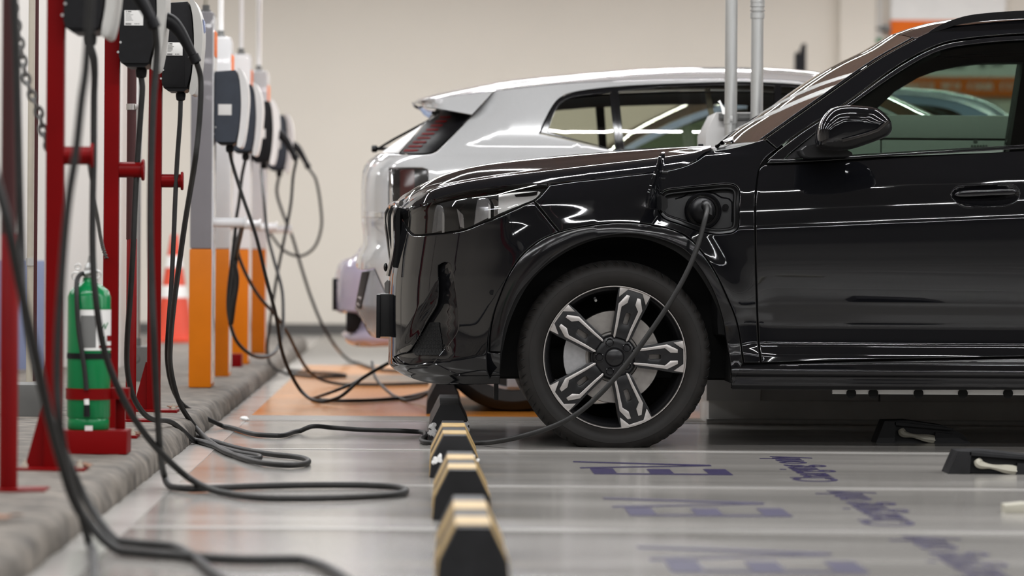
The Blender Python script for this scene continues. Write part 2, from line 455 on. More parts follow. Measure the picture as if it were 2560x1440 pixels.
for k, (y0, ex0, ex1) in enumerate(((12.80, 0.53, 0.975), (10.80, 0.545, 0.985), (8.90, 0.545, 0.985))):
    t = empty('floor_lettering', (0.75, y0, 0.0), EVN[k], 'floor marking', 'violet lettering on the charging bays')
    sx = ex1 - ex0
    mb = MB(); E_ = [(0, 0), (1, 0), (1, 0.34), (0.835, 0.34), (0.835, 0.06), (0.585, 0.06), (0.585, 0.32), (0.415, 0.32), (0.415, 0.06), (0.17, 0.06), (0.17, 0.34), (0, 0.34)]
    for poly in (E_, [(-0.07, 0.40), (0.80, 0.545), (-0.09, 0.72), (-0.09, 0.78), (0.93, 0.60), (0.93, 0.535), (-0.07, 0.34+0.0)]):
        bm = bmesh.new(); f = bm.faces.new([bm.verts.new((ex0 + sx*a, y0 + b, 0.0003)) for a, b in poly]); r = bmesh.ops.extrude_face_region(bm, geom=[f])
        for g_ in r['geom']:
            if isinstance(g_, bmesh.types.BMVert): g_.co.z = 0.0015
        bmesh.ops.triangulate(bm, faces=[f_ for f_ in bm.faces if len(f_.verts) > 4]); bmesh.ops.recalc_face_normals(bm, faces=bm.faces[:])
        mb.bm(bm); mb.build('letter_e' if poly is E_ else 'letter_v', M_['paint_violet'], t); mb = MB()
    link('letters_charging', floor_text('Charging only', 1.14, 1.285, y0-0.33, y0+1.20, 0.004), M_['paint_violet'], t, False)
# ================================================================== wheel stops
def stop_profile(g=0.0):
    return [(-0.078-g, 0.0), (-0.073-g, 0.058), (-0.036-g*0.7, 0.133+g), (0.036+g*0.7, 0.133+g), (0.073+g, 0.058), (0.078+g, 0.0)]
def chip(mb, x, y, z, r):
    bm = bmesh.new(); bmesh.ops.create_icosphere(bm, subdivisions=2, radius=r)
    o = Vector((x*91, y, z*77))
    for v in bm.verts: v.co = v.co*(1 + 0.9*noise.noise(v.co*140 + o)); v.co.y *= 0.35
    bm.transform(Matrix.Translation((x, y, z))); mb.bm(bm)
WS = [('striped rubber wheel stop at the near end of the row, farthest from the black car', 8.38, 1.08, 0.095, True), ('tan striped wheel stop, second from the near end of the row', 10.55, 1.0, 0.09, True),
      ('third wheel stop of the row, with a scuffed shiny black face and white chips', 12.54, 1.09, 0.082, True), ('unstriped dark wheel stop half under the black car\'s bumper, paint flaking at its corner', 14.97, 1.09, 0.078, False),
      ('farthest wheel stop in shadow under the black car\'s bumper', 17.4, 1.05, 0.066, False)]
for (lab, y0, ln, xc, st) in WS:
    mb = MB(); mb.prism([(xc+a, b+0.001) for a, b in stop_profile()], y0, y0+ln, bev=0.012)
    if lab.startswith('farthest'):
        tag(mb.build('wheel_stop', M_['rubber']), lab, 'wheel stop', 'wheel stops in the row between kerb and bays'); continue
    t = empty('wheel_stop', (xc, y0 + ln/2, 0), lab, 'wheel stop', 'wheel stops in the row between kerb and bays')
    mb.build('body', M_['rubber'], t)
    if st:
        for (a, b) in ((0.07, 0.29), (0.54, 0.78)):
            mb = MB(); mb.prism([(xc+p, q+0.001) for p, q in stop_profile(0.0018)], y0+a*ln, y0+b*ln); mb.build('stripe', M_['stripe_yellow'], t)
    if lab.startswith('third'):
        mb = MB()
        for q in range(9):
            x = xc + random.choice((-1, 1))*random.uniform(0.045, 0.07); z = random.uniform(0.045, 0.07)
            chip(mb, x, y0, z, 0.007)
        tag(mb.build('chipped_paint', M_['sign_white'], t), 'white chips')
    if lab.startswith('unstriped'):
        mb = MB()
        for q in range(10):
            s = -1 if q < 7 else 1; x = xc + s*random.uniform(0.055, 0.074); z = random.uniform(0.02, 0.075)
            chip(mb, x, y0, z, 0.010)
        tag(mb.build('flaking_paint', M_['cabinet_grey'], t), 'grey flakes of paint')
# ================================================================== folded parking locks at the right
def parking_lock(lab, x0, x1, y, h, flip):
    t = empty('parking_lock', ((x0+x1)/2, y+0.06, 0), lab, 'parking lock', 'black floor blocks at the right')
    mb = MB(); prof = [(x0-0.02, 0.0), (x0+0.012, h), (x0+0.10, h+0.002), (x1-0.09, h*0.80), (x1-0.015, h*0.42), (x1+0.015, 0.0)]
    mb.prism(prof, y+0.02, y+0.16, bev=0.012)
    mb.prism([(x0-0.02, 0), (x0+0.012, h), (x0+0.055, h*0.98), (x0+0.05, 0)], y-0.012, y+0.021, bev=0.008)
    mb.prism([(x0+0.2, 0), (x0+0.205, h*0.50), (x1-0.05, h*0.42), (x1, 0)], y-0.012, y+0.021, bev=0.008)
    mb.prism([(x0+0.05, h*0.97), (x0+0.05, h*0.82), (x1-0.06, h*0.6), (x1-0.05, h*0.68)], y-0.012, y+0.021, bev=0.005)
    mb.build('base', M_['rubber'], t)
    mb = MB(); mb.tube(cr([(x0+0.075, y+0.005, h*0.62), (x0+0.085, y, h*0.42), (x0+0.12, y-0.004, h*0.33), (x0+0.17, y-0.002, h*0.22), (x0+0.22, y+0.004, h*0.14)]), [0.012+0.004*math.sin(i*0.3) for i in range(33)], 8)
    mb.build('arm', M_['pale_plastic'], t)
parking_lock('black floor block with a pale hooked arm, under the car\'s sill', 1.705, 2.03, 15.08, 0.082, 1)
parking_lock('dusty black floor block with a pale arm, nearer than the one by the sill', 1.705, 2.06, 12.98, 0.074, 1)
mb = MB(); g = ground(2545, 1283); mb.prism([(g.x-0.035, 0), (g.x-0.035, 0.022), (g.x+0.02, 0.028), (g.x+0.16, 0.018), (g.x+0.16, 0)], g.y, g.y+0.08, bev=0.004)
tag(mb.build('plastic_wedge', M_['pale_plastic']), 'small pale wedge lying on the bay floor near the dusty parking lock', 'wedge')
# ================================================================== litter
g = ground(612, 1053); mb = MB(); bm = bmesh.new(); bmesh.ops.create_icosphere(bm, subdivisions=2, radius=0.02)
for v in bm.verts: v.co = v.co*(1+0.5*noise.noise(v.co*60)); v.co.z = v.co.z*0.45 + 0.012
bm.transform(Matrix.Translation((g.x, g.y, 0))); mb.bm(bm)
tag(mb.build('paper_scrap', M_['sign_white'], ang=10), 'crumpled white paper scrap on the floor by the kerb', 'litter')
for k, (px, py, lab) in enumerate(((205, 1172, 'dry brown leaf heap on the kerb by the extinguisher stand'), (22, 1305, 'dry brown leaf on the kerb nearest the sweeping cables'), (345, 1092, 'small dry leaf on the kerb right of the red box'), (440, 1026, 'small dry leaf on the kerb in front of the grey column'))):
    g = ground(px, py, KZ); mb = MB()
    for q in range(5):
        c = Vector((g.x + random.uniform(-0.02, 0.02), g.y + random.uniform(-0.05, 0.05), KZ+0.004)); a = random.uniform(0, PI)
        pts = [c + Vector((math.cos(a+u)*rr, math.sin(a+u)*rr*1.4, 0.006+0.008*random.random())) for u, rr in ((0, 0.025), (1.2, 0.011), (PI, 0.022), (4.4, 0.012))]
        lo = [p - Vector((0, 0, 0.002)) for p in pts]
        mb.add(pts+lo, [(0,1,2,3), (7,6,5,4), (0,1,5,4), (1,2,6,5), (2,3,7,6), (3,0,4,7)])
    tag(mb.build('dry_leaf', M_['leaf']), lab, 'leaf', 'dry leaves on the kerb')
# ================================================================== things at the back wall
a, b = P(2228, -90, YB-0.05), P(2513, 83, YB-0.05); zm = P(2228, 50, YB-0.05).z
t = empty('wall_sign', ((a.x+b.x)/2, YB-0.03, b.z), 'large white sign with an orange foot on the back wall, above the black roof', 'sign')
mb = MB(); mb.box((a.x, YB-0.06, zm), (b.x, YB-0.125+0.12, a.z)); mb.build('board', M_['sign_white'], t)
mb = MB(); mb.box((a.x, YB-0.062, P(2228, 96, YB).z), (b.x, YB-0.004, zm)); mb.build('foot_band', M_['sign_orange'], t)
a, b = P(2226, 152, YB-0.05), P(2700, 243, YB-0.05); zm = P(2228, 191, YB-0.05).z
t = empty('wall_banner', ((a.x+b.x)/2, YB-0.03, b.z), 'orange and white lettered banner on the back wall, seen through the black car\'s window', 'banner')
mb = MB(); mb.box((a.x, YB-0.06, zm), (b.x, YB-0.004, a.z)); mb.build('white_field', M_['sign_white'], t)
mb = MB(); mb.box((a.x, YB-0.062, b.z), (b.x, YB-0.004, zm)); mb.build('orange_field', M_['sign_orange'], t)
mb = MB(); x = a.x + 0.12; hh = zm-b.z
while x < b.x - 0.1:
    for q in range(random.randint(3, 6)):
        wd = random.uniform(0.03, 0.045); zz = b.z + hh*0.34
        k = random.random()
        mb.box((x, YB-0.068, zz), (x+0.012, YB-0.06, zz+hh*0.36))
        mb.box((x, YB-0.068, zz + (hh*0.32 if k < 0.6 else 0)), (x+wd, YB-0.06, zz + (hh*0.36 if k < 0.6 else hh*0.05)))
        if k > 0.3: mb.box((x+wd-0.012, YB-0.068, zz), (x+wd, YB-0.06, zz+hh*0.36))
        x += wd + 0.014
    x += 0.06
mb.build('lettering', M_['sign_white'], t)
mb = MB()
for (u, v_, w_) in ((2352, 2412, 172), (2448, 2465, 170), (2478, 2508, 166)):
    p, q = P(u, 160, YB-0.06), P(v_, w_, YB-0.06); mb.box((p.x, YB-0.066, q.z), (q.x, YB-0.058, p.z+0.03), 0.004)
    mb.build('dark_print', M_['plinth_grey'], t); mb = MB()
p, q = P(1988, 118, 31.8), P(2012, 640, 31.8)
mb = MB(); mb.prism([(p.x, 0), (p.x, p.z-0.05), (p.x+0.02, p.z-0.03), (p.x+0.035, p.z-0.055), (p.x+0.05, p.z+0.01), (p.x+0.062, p.z+0.03), (q.x, p.z+0.03), (q.x, 0)], 31.8, 31.88, bev=0.004)
tag(mb.build('notched_post', M_['black_plastic']), 'black post with a notched top standing behind the white car\'s roof', 'post')
a = P(2197, 0, YB-0.05); mb = MB(); mb.tube([(a.x, YB-0.05, 0.0), (a.x, YB-0.05, 3.9)], 0.028, 12)
t = empty('wall_pipe', (a.x, YB-0.05, 0), 'pale pipe down the back wall left of the orange and white sign', 'pipe')
mb.build('pipe', M_['column_white'], t)
mb = MB(); z = P(2197, 70, YB).z; mb.box((a.x+0.02, YB-0.08, z-0.03), (a.x+0.10, YB-0.0, z+0.02), 0.006); mb.box((a.x-0.04, YB-0.1, z-0.02), (a.x+0.04, YB-0.0, z+0.0), 0.006); mb.build('clamp', M_['plinth_grey'], t)
mb = MB(); z = P(2197, 100, YB).z; mb.box((a.x-0.03, YB-0.09, z-0.03), (a.x+0.03, YB-0.02, z+0.01), 0.006); tag(mb.build('band', M_['extinguisher_green'], t), 'green band')
# ================================================================== traffic cone
g = ground(434, 856, KZ); cz = KZ
t = empty('traffic_cone', (g.x, g.y, cz), 'orange traffic cone with two white bands, behind the red stands', 'cone')
mb = MB(); mb.box((g.x-0.16, g.y-0.16, cz), (g.x+0.16, g.y+0.16, cz+0.03), 0.01); mb.build('base', M_['cone_orange'], t)
def cone_r(h): return 0.135 - 0.115*h/0.72
mb = MB(); mb.lathe([(cone_r(h), cz+0.03+h) for h in (0, 0.2, 0.4, 0.6, 0.69)] + [(0.015, cz+0.725)], (g.x, g.y, 0)); mb.build('cone', M_['cone_orange'], t)
for (h0, h1) in ((0.27, 0.35), (0.47, 0.55)):
    mb = MB(); mb.lathe([(cone_r(h0)+0.002, cz+0.03+h0), (cone_r(h1)+0.002, cz+0.03+h1)], (g.x, g.y, 0)); mb.build('white_band', M_['sign_white'], t)
# ================================================================== cabinet between the two cars, with its conduits
mat('plinth_pale', (0.66, 0.65, 0.63), 0.4, var=0.12, scale=3)
YC = 16.62
def cx(px, py=600, Y=YC): return P(px, py, Y).x
def czz(px, py, Y=YC): return P(px, py, Y).z
xL, xR = cx(1762), 6.4
t = empty('electrical_cabinet', ((xL+xR)/2, YC+0.3, 0), 'long low pale grey electrical cabinet behind the black car', 'cabinet')
mb = MB(); mb.box((cx(1772, 1030), YC+0.02, 0.0), (xR, YC+0.55, czz(1800, 1001)), 0.006); mb.build('plinth', M_['plinth_pale'], t)
mb = MB(); mb.box((cx(1772, 1030)-0.01, YC-0.02, 0.0), (xR, YC+0.03, 0.022), 0.004); mb.build('foot_rail', M_['steel'], t)
z0 = czz(1800, 1001)
zt, zs = czz(1900, 285), czz(1900, 345)
mb = MB(); mb.box((cx(1905), YC, zs+0.004), (xR, YC+0.6, zt), 0.008); mb.build('top_housing', M_['cabinet_grey'], t)
mb = MB(); mb.box((cx(1905), YC+0.003, z0), (cx(2200), YC+0.6, zs-0.004), 0.006); mb.build('door', M_['cabinet_grey'], t)
mb = MB(); mb.box((cx(2203), YC+0.003, z0), (xR, YC+0.6, zs-0.004), 0.006); mb.build('door', M_['cabinet_grey'], t)
mb = MB(); a = P(2440, 355, YC); 
for q in range(6): mb.box((a.x-0.02+0.012*q, YC+0.001, a.z-0.022), (a.x-0.012+0.012*q, YC+0.005, a.z-0.012))
mb.box((a.x-0.01, YC+0.001, a.z-0.004), (a.x+0.006, YC+0.005, a.z+0.01)); mb.build('small_print', M_['plinth_grey'], t)
# left end housing with a sloping shoulder
mb = MB(); z2 = czz(1765, 372)
mb.prism([(cx(1768), z0), (cx(1768), z2-0.02), (xL, z2), (xL, czz(1765, 332)), (cx(1788), czz(1788, 281)), (cx(1903), czz(1903, 281)), (cx(1903), z0)], YC-0.03, YC+0.5, bev=0.008); mb.build('end_housing', M_['cabinet_grey'], t)
mb = MB(); mb.box((cx(1793), YC-0.055, czz(1800, 300)), (cx(1902), YC-0.028, czz(1800, 284)), 0.003); mb.box((cx(1795), YC-0.05, czz(1800, 296)), (cx(1900), YC-0.057, czz(1800, 288)), 0.001); mb.build('strut_rail', M_['plinth_grey'], t)
for k, (u0, u1, lab) in enumerate(((1812, 1843, 'left one of the two galvanised conduits rising from the grey cabinet'), (1877, 1908, 'right one of the two galvanised conduits, with a coupling near the top'))):
    c = P((u0+u1)/2, 200, YC-0.092); r = (u1-u0)/2*c.y/F
    t = empty('steel_conduit', (c.x, c.y, 0.9), lab, 'conduit', 'galvanised conduits by the grey cabinet')
    mb = MB(); mb.tube([(c.x, c.y, 0.9), (c.x, c.y, LAMP_Z+0.5)], r, 16); mb.build('pipe', M_['steel'], t)
    mb = MB(); z = P(1843, 298, c.y).z; mb.lathe([(r+0.003, z-0.02), (r+0.003, z+0.02)], (c.x, c.y, 0), n=20); mb.box((c.x-0.006, c.y-r-0.01, z-0.012), (c.x+0.006, c.y-r+0.004, z+0.012), 0.002); mb.build('clamp', M_['steel'], t)
    if k:
        mb = MB(); z = P(1890, 46, c.y).z; mb.lathe([(r+0.004, z), (r+0.004, z+0.022), (r+0.0015, z+0.024), (r+0.0015, z+0.05), (r+0.004, z+0.052), (r+0.004, z+0.14)], (c.x, c.y, 0), n=20)
        for q in range(6): mb.lathe([(r+0.006, z+0.03+0.018*q), (r+0.006, z+0.034+0.018*q)], (c.x, c.y, 0), n=20)
        mb.build('coupling', M_['steel'], t)
mb = MB(); pts = [P(*q, YC-0.13) for q in ((1806, 285), (1802, 268), (1798, 258), (1794, 254), (1800, 250), (1806, 262), (1812, 270), (1812, 286))]
mb.prism([(p.x, p.z) for p in pts], YC-0.132, YC-0.128); tag(mb.build('tied_ribbon', M_['sign_white']), 'small white ribbon tied to the left conduit', 'ribbon')
# ================================================================== the black car
mat('paint_black', (0.0045, 0.0047, 0.006), 0.035, var=0.05, scale=200, spec=0.62)
mat('trim_black', (0.006, 0.006, 0.007), 0.10, var=0.1, scale=50)
mat('trim_satin', (0.0055, 0.0055, 0.006), 0.40, var=0.15, scale=60, spec=0.28)
mat('void_black', (0.004, 0.004, 0.004), 0.9, var=0.1)
mat('cabin_black', (0.008, 0.008, 0.009), 0.75, var=0.2, scale=20)
mat('chrome', (0.75, 0.75, 0.76), 0.09, 1.0, var=0.03)
mat('machined', (0.56, 0.53, 0.51), 0.30, 0.85, var=0.06, scale=40, stretch=(1, 1, 6))
mat('alloy_dark', (0.010, 0.010, 0.011), 0.25, var=0.1, spec=0.4)
mat('disc_steel', (0.36, 0.34, 0.32), 0.30, 1.0, var=0.06, scale=60, rvar=0.06)
mat('tyre_rubber', (0.013, 0.0115, 0.0105), 0.6, var=0.3, scale=16, rvar=0.1, spec=0.3, bump=0.04)
mat('lamp_clear', (0.55, 0.55, 0.56), 0.15, 0.6, var=0.1, scale=60)
mat('lamp_dark', (0.020, 0.018, 0.017), 0.16, var=0.3, scale=30)
mat('lamp_silver', (0.80, 0.79, 0.77), 0.35, 0.35, var=0.03)
glass('glass_green', (0.40, 0.49, 0.42))
glass('glass_screen', (0.34, 0.31, 0.27), 1.6)
glass('lens_clear', (0.80, 0.80, 0.80))
BY0, BYC = 14.53, 15.45
FC = P(1537, 893.3, 14.56); FCX, FCZ, FR = FC.x, FC.z, 0.3536
RCX = FCX + 2.692
_front = [(985, 930), (972, 918), (969, 905), (970, 860), (969, 800), (969, 745), (970, 720), (972, 690), (976, 660), (980, 630), (984, 600), (987, 575), (988, 545), (987, 520), (990, 505), (1020, 480), (1060, 457), (1100, 437), (1200, 412), (1300, 399), (1400, 389)]
XF = sorted([(p.z, p.x) for p in (P(a, b, 15.38) for a, b in _front)])
def smooth01(a, b, x):
    t = min(1, max(0, (x-a)/(b-a))); return t*t*(3-2*t)
PROF = [(0.20, 0.045), (0.238, 0.012), (0.245, 0.017), (0.262, 0.016), (0.274, 0.003), (0.284, 0.0), (0.296, 0.007), (0.304, 0.020), (0.34, 0.026), (0.39, 0.036), (0.445, 0.037), (0.485, 0.030), (0.53, 0.018), (0.60, 0.008), (0.68, 0.002), (0.78, 0.0),
        (0.85, 0.006), (0.90, 0.014), (0.940, 0.0235), (0.955, 0.0285), (0.99, 0.043), (1.035, 0.062)]
PROF_F = [(0.19, 0.16), (0.215, 0.10), (0.24, 0.055), (0.28, 0.018), (0.33, 0.004), (0.45, 0.0), (0.70, 0.0), (0.80, 0.004), (0.87, 0.014), (0.92, 0.028), (0.97, 0.05), (1.02, 0.08), (1.1, 0.14)]
def xrear(z): return 4.33 - max(0.0, z-1.02)*0.72 - max(0.0, 0.42-z)*0.35
def bw(x, z):
    zz = z - 0.05*(x-1.2)*smooth01(0.5, 0.85, z) if x > 0.6 else z
    if zz > 1.035:
        d = zz-1.035; a = 0.062 + 0.40*d + 0.16*d*d
    else: a = sinterp(PROF, zz)
    k = smooth01(0.25, 0.80, x)
    if k < 1:
        b = sinterp(PROF_F, z)
        if z > 1.05: b = 0.105 + 0.4*(z-1.05)
        a = a*k + b*(1-k)
    # wheel arch flares
    for wx_ in (FCX, RCX):
        d = math.hypot(x-wx_, z-FCZ)
        if d < 0.7: a -= 0.016*math.exp(-((d-0.46)/0.075)**2)*smooth01(0.22, 0.4, z)
    # dished lower door behind the front wheel
    # plan curve of the nose and tail
    s = x - interp(XF, z)
    L = 0.80
    if s < L:
        t = max(0.0, s)/L; a += 0.90*(1-(1-(1-t)**2.6)**(1/2.6))
    s = xrear(z) - x; L = 0.55
    if s < L:
        t = max(0.0, s)/L; a += 0.85*(1-(1-(1-t)**2.8)**(1/2.8))
    # raked facet of the bumper beside the air slot
    if x < 0.12 and 0.3 < z < 0.72:
        dd = ((x-FA.x)*(-(FB.z-FA.z)) + (z-FA.z)*(FB.x-FA.x))/FL
        a += 0.020*smooth01(-0.004, 0.035, -dd)*smooth01(0.31, 0.36, z)*(1-smooth01(0.62, 0.68, z))*(1-smooth01(0.06, 0.085, x))
    return min(a, 0.93)
FA, FB = P(985, 880, 15.0), P(1100, 690, 14.9); FL = math.hypot(FB.x-FA.x, FB.z-FA.z)
BS = Surf(BY0, bw, BYC)
car = empty('black_car', (2.1, BYC, 0), 'glossy black SUV with five-spoke wheels, plugged in at its open front charging flap', 'car')
PB, TB, TS = M_['paint_black'], M_['trim_black'], M_['trim_satin']
S_ = 's'
# ---- outlines (photograph pixels)
HEAD = [(1002, 536, S_), (1063, 510), (1132, 487), (1218, 472), (1300, 462.5), (1371, 458, S_), (1366, 470), (1347, 491), (1333, 502), (1312, 511), (1252, 538), (1192, 562), (1163, 573), (1115, 581), (1072, 585), (1036, 587), (1026, 580), (1010, 556)]
TRIM_O = [(1223, 880), (1226, 830), (1235, 785), (1250, 740), (1270, 692), (1300, 645), (1345, 605), (1398, 581), (1480, 564), (1560, 557), (1640, 565), (1706, 585), (1741, 614), (1783, 673), (1817, 742), (1843, 810), (1858, 907)]
TRIM_I = [(1828, 974), (1826, 918), (1815, 853), (1805, 793), (1779, 720), (1731, 645), (1695, 616), (1622, 591), (1560, 585), (1480, 598), (1420, 622), (1365, 660), (1300, 730), (1275, 780), (1262, 820), (1252, 880)]
RECESS = [(1660, 478), (1705, 470), (1768, 464), (1818, 460), (1839, 465), (1848, 480), (1847, 520), (1846, 566), (1836, 579), (1815, 584), (1789, 585), (1747, 577), (1700, 560), (1660, 545), (1647, 526), (1647, 500)]
SLOT = [(1097, 664, S_), (1112, 656), (1125, 662), (1137, 727), (1144, 795), (1144, 820), (1135, 840), (1082, 906, S_), (1040, 911), (1000, 911), (984, 903), (983, 896), (1000, 886), (1025, 878), (1072, 800), (1096, 755)]
DOOR_TOP = [(1912, 412), (2003, 409), (2118, 402), (2240, 393.6), (2340, 388), (2560, 375.7), (2716, 367)]
DOOR = [(1911, 412.5, S_), (2003, 409), (2118, 402), (2240, 393.6), (2340, 388), (2560, 375.7), (2716, 367, S_), (2716, 500), (2713, 700), (2712, 888.5, S_), (2560, 892), (2156, 900.5), (1903, 908, S_), (1897, 850), (1891, 700), (1889, 600), (1889, 500), (1895, 440), (1900, 420)]
FENDER = [(1336, 503, S_), (1352, 489), (1374, 462, S_), (1440, 453), (1500, 447), (1560, 440), (1640, 431), (1700, 419), (1740, 403), (1765, 384), (1780, 376.5, S_), (1830, 369), (1870, 359), (1911, 347.5, S_), (1942, 374, S_), (1928, 384), (1912, 399), (1899, 420), (1894, 440), (1888, 500), (1888, 600), (1890, 700), (1896, 850), (1902, 908, S_)] + [(1859, 908, S_)] + TRIM_O[::-1][1:9] + [(1399, 580.5, S_)]
BUMPER = [(989, 536, S_), (1000, 536), (1008, 556), (1024, 581), (1036, 589), (1072, 587), (1115, 583), (1163, 575), (1192, 564), (1252, 540), (1312, 513), (1334, 504, S_), (1397, 580.5, S_), (1345, 605), (1300, 645), (1270, 692), (1250, 740), (1235, 785), (1226, 830), (1222, 880, S_), (1252, 882, S_), (1251, 961, S_), (1120, 963), (1060, 956), (1010, 939), (978, 919), (969, 906, S_), (970, 860), (969, 745), (972, 690), (980, 630), (986, 580)]
SKIRT = [(1826, 911, S_), (1860, 911.5), (1903, 910.5), (2156, 903), (2560, 894.5), (2712, 891), (3130, 885, S_), (3135, 976, S_), (2560, 976), (2000, 976), (1830, 975, S_)]
# ---- panels
fsg = lambda z: interp(XF, z)
bmp = panel('front_bumper', BS, BUMPER, PB, car, holes=[SLOT], sgrid=fsg, res=0.016, far=True)
panel('front_fender', BS, FENDER, PB, car, holes=[RECESS], res=0.016)
panel('front_fender', BS, FENDER, PB, car, far='only')
HR = [(2379, 484), (2392, 469), (2420, 466.5), (2532, 464), (2546, 476), (2545, 495), (2517, 511), (2470, 514), (2411, 515.5), (2388, 500)]
door = panel('front_door', BS, DOOR, PB, car, holes=[HR], res=0.017)
panel('front_door', BS, DOOR, PB, car, res=0.04, far='only')
arch = [(x, y, S_) if i in (0, len(TRIM_O)-1) else (x, y) for i, (x, y) in enumerate(TRIM_O)] + [(x, y, S_) if i in (0, len(TRIM_I)-1) else (x, y) for i, (x, y) in enumerate(TRIM_I)]
panel('wheel_arch_trim', BS, arch, TB, car, res=0.02, off=-0.006, depth=0.05, far=True)
panel('side_skirt', BS, SKIRT, TB, car, res=0.009, off=-0.002, depth=0.05, far=True)
# the belt moulding and door frame
panel('belt_moulding', BS, [(1925, 398, S_), (2001, 397), (2240, 382.5), (2340, 376.5), (2560, 364.5), (2716, 356, S_), (2716, 364.5, S_), (2560, 373), (2340, 385.5), (2240, 391), (2118, 399.5), (2003, 406.5), (1914, 410, S_)], TB, car, res=0.02, off=-0.004, far=True)
FRAME_U = [(1911, 347), (2053, 247), (2187, 153), (2287, 97), (2337, 76), (2420, 62), (2560, 50), (2720, 46), (2950, 47), (3200, 58), (3450, 84), (3640, 116)]
FRAME_L = [(1942, 373.5), (2010, 325), (2117, 257), (2253, 160), (2353, 110), (2453, 93), (2560, 85), (2720, 82), (2950, 84), (3200, 97), (3400, 118), (3560, 150)]
panel('roof_side_frame', BS, [(p[0], p[1], S_) if i in (0, len(FRAME_U)-1) else p for i, p in enumerate(FRAME_U)] + [(p[0], p[1], S_) if i in (0, len(FRAME_L)-1) else p for i, p in enumerate(FRAME_L[::-1])], PB, car, res=0.03, far=True)
GLASS = [(1962, 396, S_), (2042, 331), (2133, 261), (2270, 168), (2353, 126), (2453, 109), (2560, 101), (2680, 98), (2706, 104), (2712, 124), (2690, 250), (2668, 358, S_), (2560, 364), (2340, 376), (2240, 382), (2001, 396.5)]
DFRAME = [(1916, 402, S_), (1944, 377, S_), (2010, 328), (2117, 260), (2253, 163), (2353, 113), (2453, 96), (2560, 88), (2716, 85, S_), (2716, 356, S_), (2560, 365), (2340, 377), (2240, 383), (2001, 397.5)]
panel('window_frame', BS, DFRAME, TB, car, holes=[GLASS], res=0.02, gap=0.0015, far=True, depth=0.035)
panel('side_window', BS, GLASS, M_['glass_green'], car, res=0.05, gap=-0.004, lip=0.001, depth=0.0025, off=0.012, far=True)
panel('mirror_sail', BS, [(1957, 398, S_), (2040, 331, S_), (2060, 345), (2052, 395, S_)], TS, car, res=0.02, off=0.004, far=True)
# ---- rear half, mostly outside the frame
XW = lambda x: 1075 + x*F/BY0
panel('rear_door', BS, [(2721, 367, S_), (3000, 351), (3300, 338, S_), (3290, 430), (3200, 560), (3110, 700), (3095, 885, S_), (2717, 888.5, S_), (2718, 700), (2720, 500)], PB, car, res=0.05, far=True)
rc = XW(RCX)
quarter = [(3303, 337, S_), (3500, 330), (3790, 326, S_), (3930, 430), (4035, 520), (4046, 600), (4052, 700), (4052, 800), (4040, 880, S_), (4010, 930), (3900, 955), (3780, 958, S_)] + [(rc + 300*math.cos(a), 893 - 318*math.sin(a)) for a in [k*PI/10 for k in range(0, 11)]] + [(3098, 885, S_), (3113, 700), (3203, 560), (3293, 430)]
panel('rear_quarter_panel', BS, quarter, PB, car, res=0.05, far=True)
RG = [(2735, 108), (2760, 98), (2950, 100), (3200, 113), (3400, 135), (3560, 168), (3640, 215), (3600, 300), (3480, 326, S_), (3300, 334), (3000, 347), (2730, 360, S_)]
panel('rear_window_frame', BS, [(2719, 86, S_), (2950, 88), (3200, 101), (3400, 122), (3560, 152), (3700, 205), (3660, 326, S_), (3300, 337), (2719, 362, S_)], TB, car, holes=[RG], res=0.04, far=True)
panel('rear_side_window', BS, RG, M_['glass_green'], car, res=0.06, gap=-0.004, lip=0.001, depth=0.0025, off=0.012, far=True)
# ---- the dark shell behind the gaps
INNER = [(1000, 560, S_), (1060, 520), (1200, 490), (1372, 470), (1640, 440), (1770, 390), (1905, 356, S_), (1935, 382, S_), (1930, 400, S_), (2560, 378), (3300, 342), (3780, 332, S_), (3920, 440), (4020, 530), (4030, 860), (3790, 940, S_)] + [(rc + 290*math.cos(a), 893 - 300*math.sin(a)) for a in [k*PI/10 for k in range(0, 11)]] + [(3100, 960, S_), (1838, 968, S_), (1832, 900), (1815, 830), (1780, 735), (1720, 650), (1640, 605), (1560, 592), (1480, 602), (1400, 640), (1330, 700), (1280, 790), (1256, 880), (1250, 950, S_), (1100, 950), (1000, 925, S_), (985, 880), (985, 700), (992, 620)]
HD2 = [(985, 545, S_), (1063, 500), (1132, 478), (1218, 464), (1300, 456), (1376, 452, S_), (1352, 495), (1312, 515), (1192, 568), (1072, 592), (1030, 590), (990, 570)]
panel('inner_shell', BS, INNER, M_['void_black'], car, holes=[RECESS, HR, [(x + (6 if x < 1060 else -5), y) for x, y, *q in SLOT]], gap=0, lip=0.001, depth=0.03, off=0.032, res=0.04, far=True)
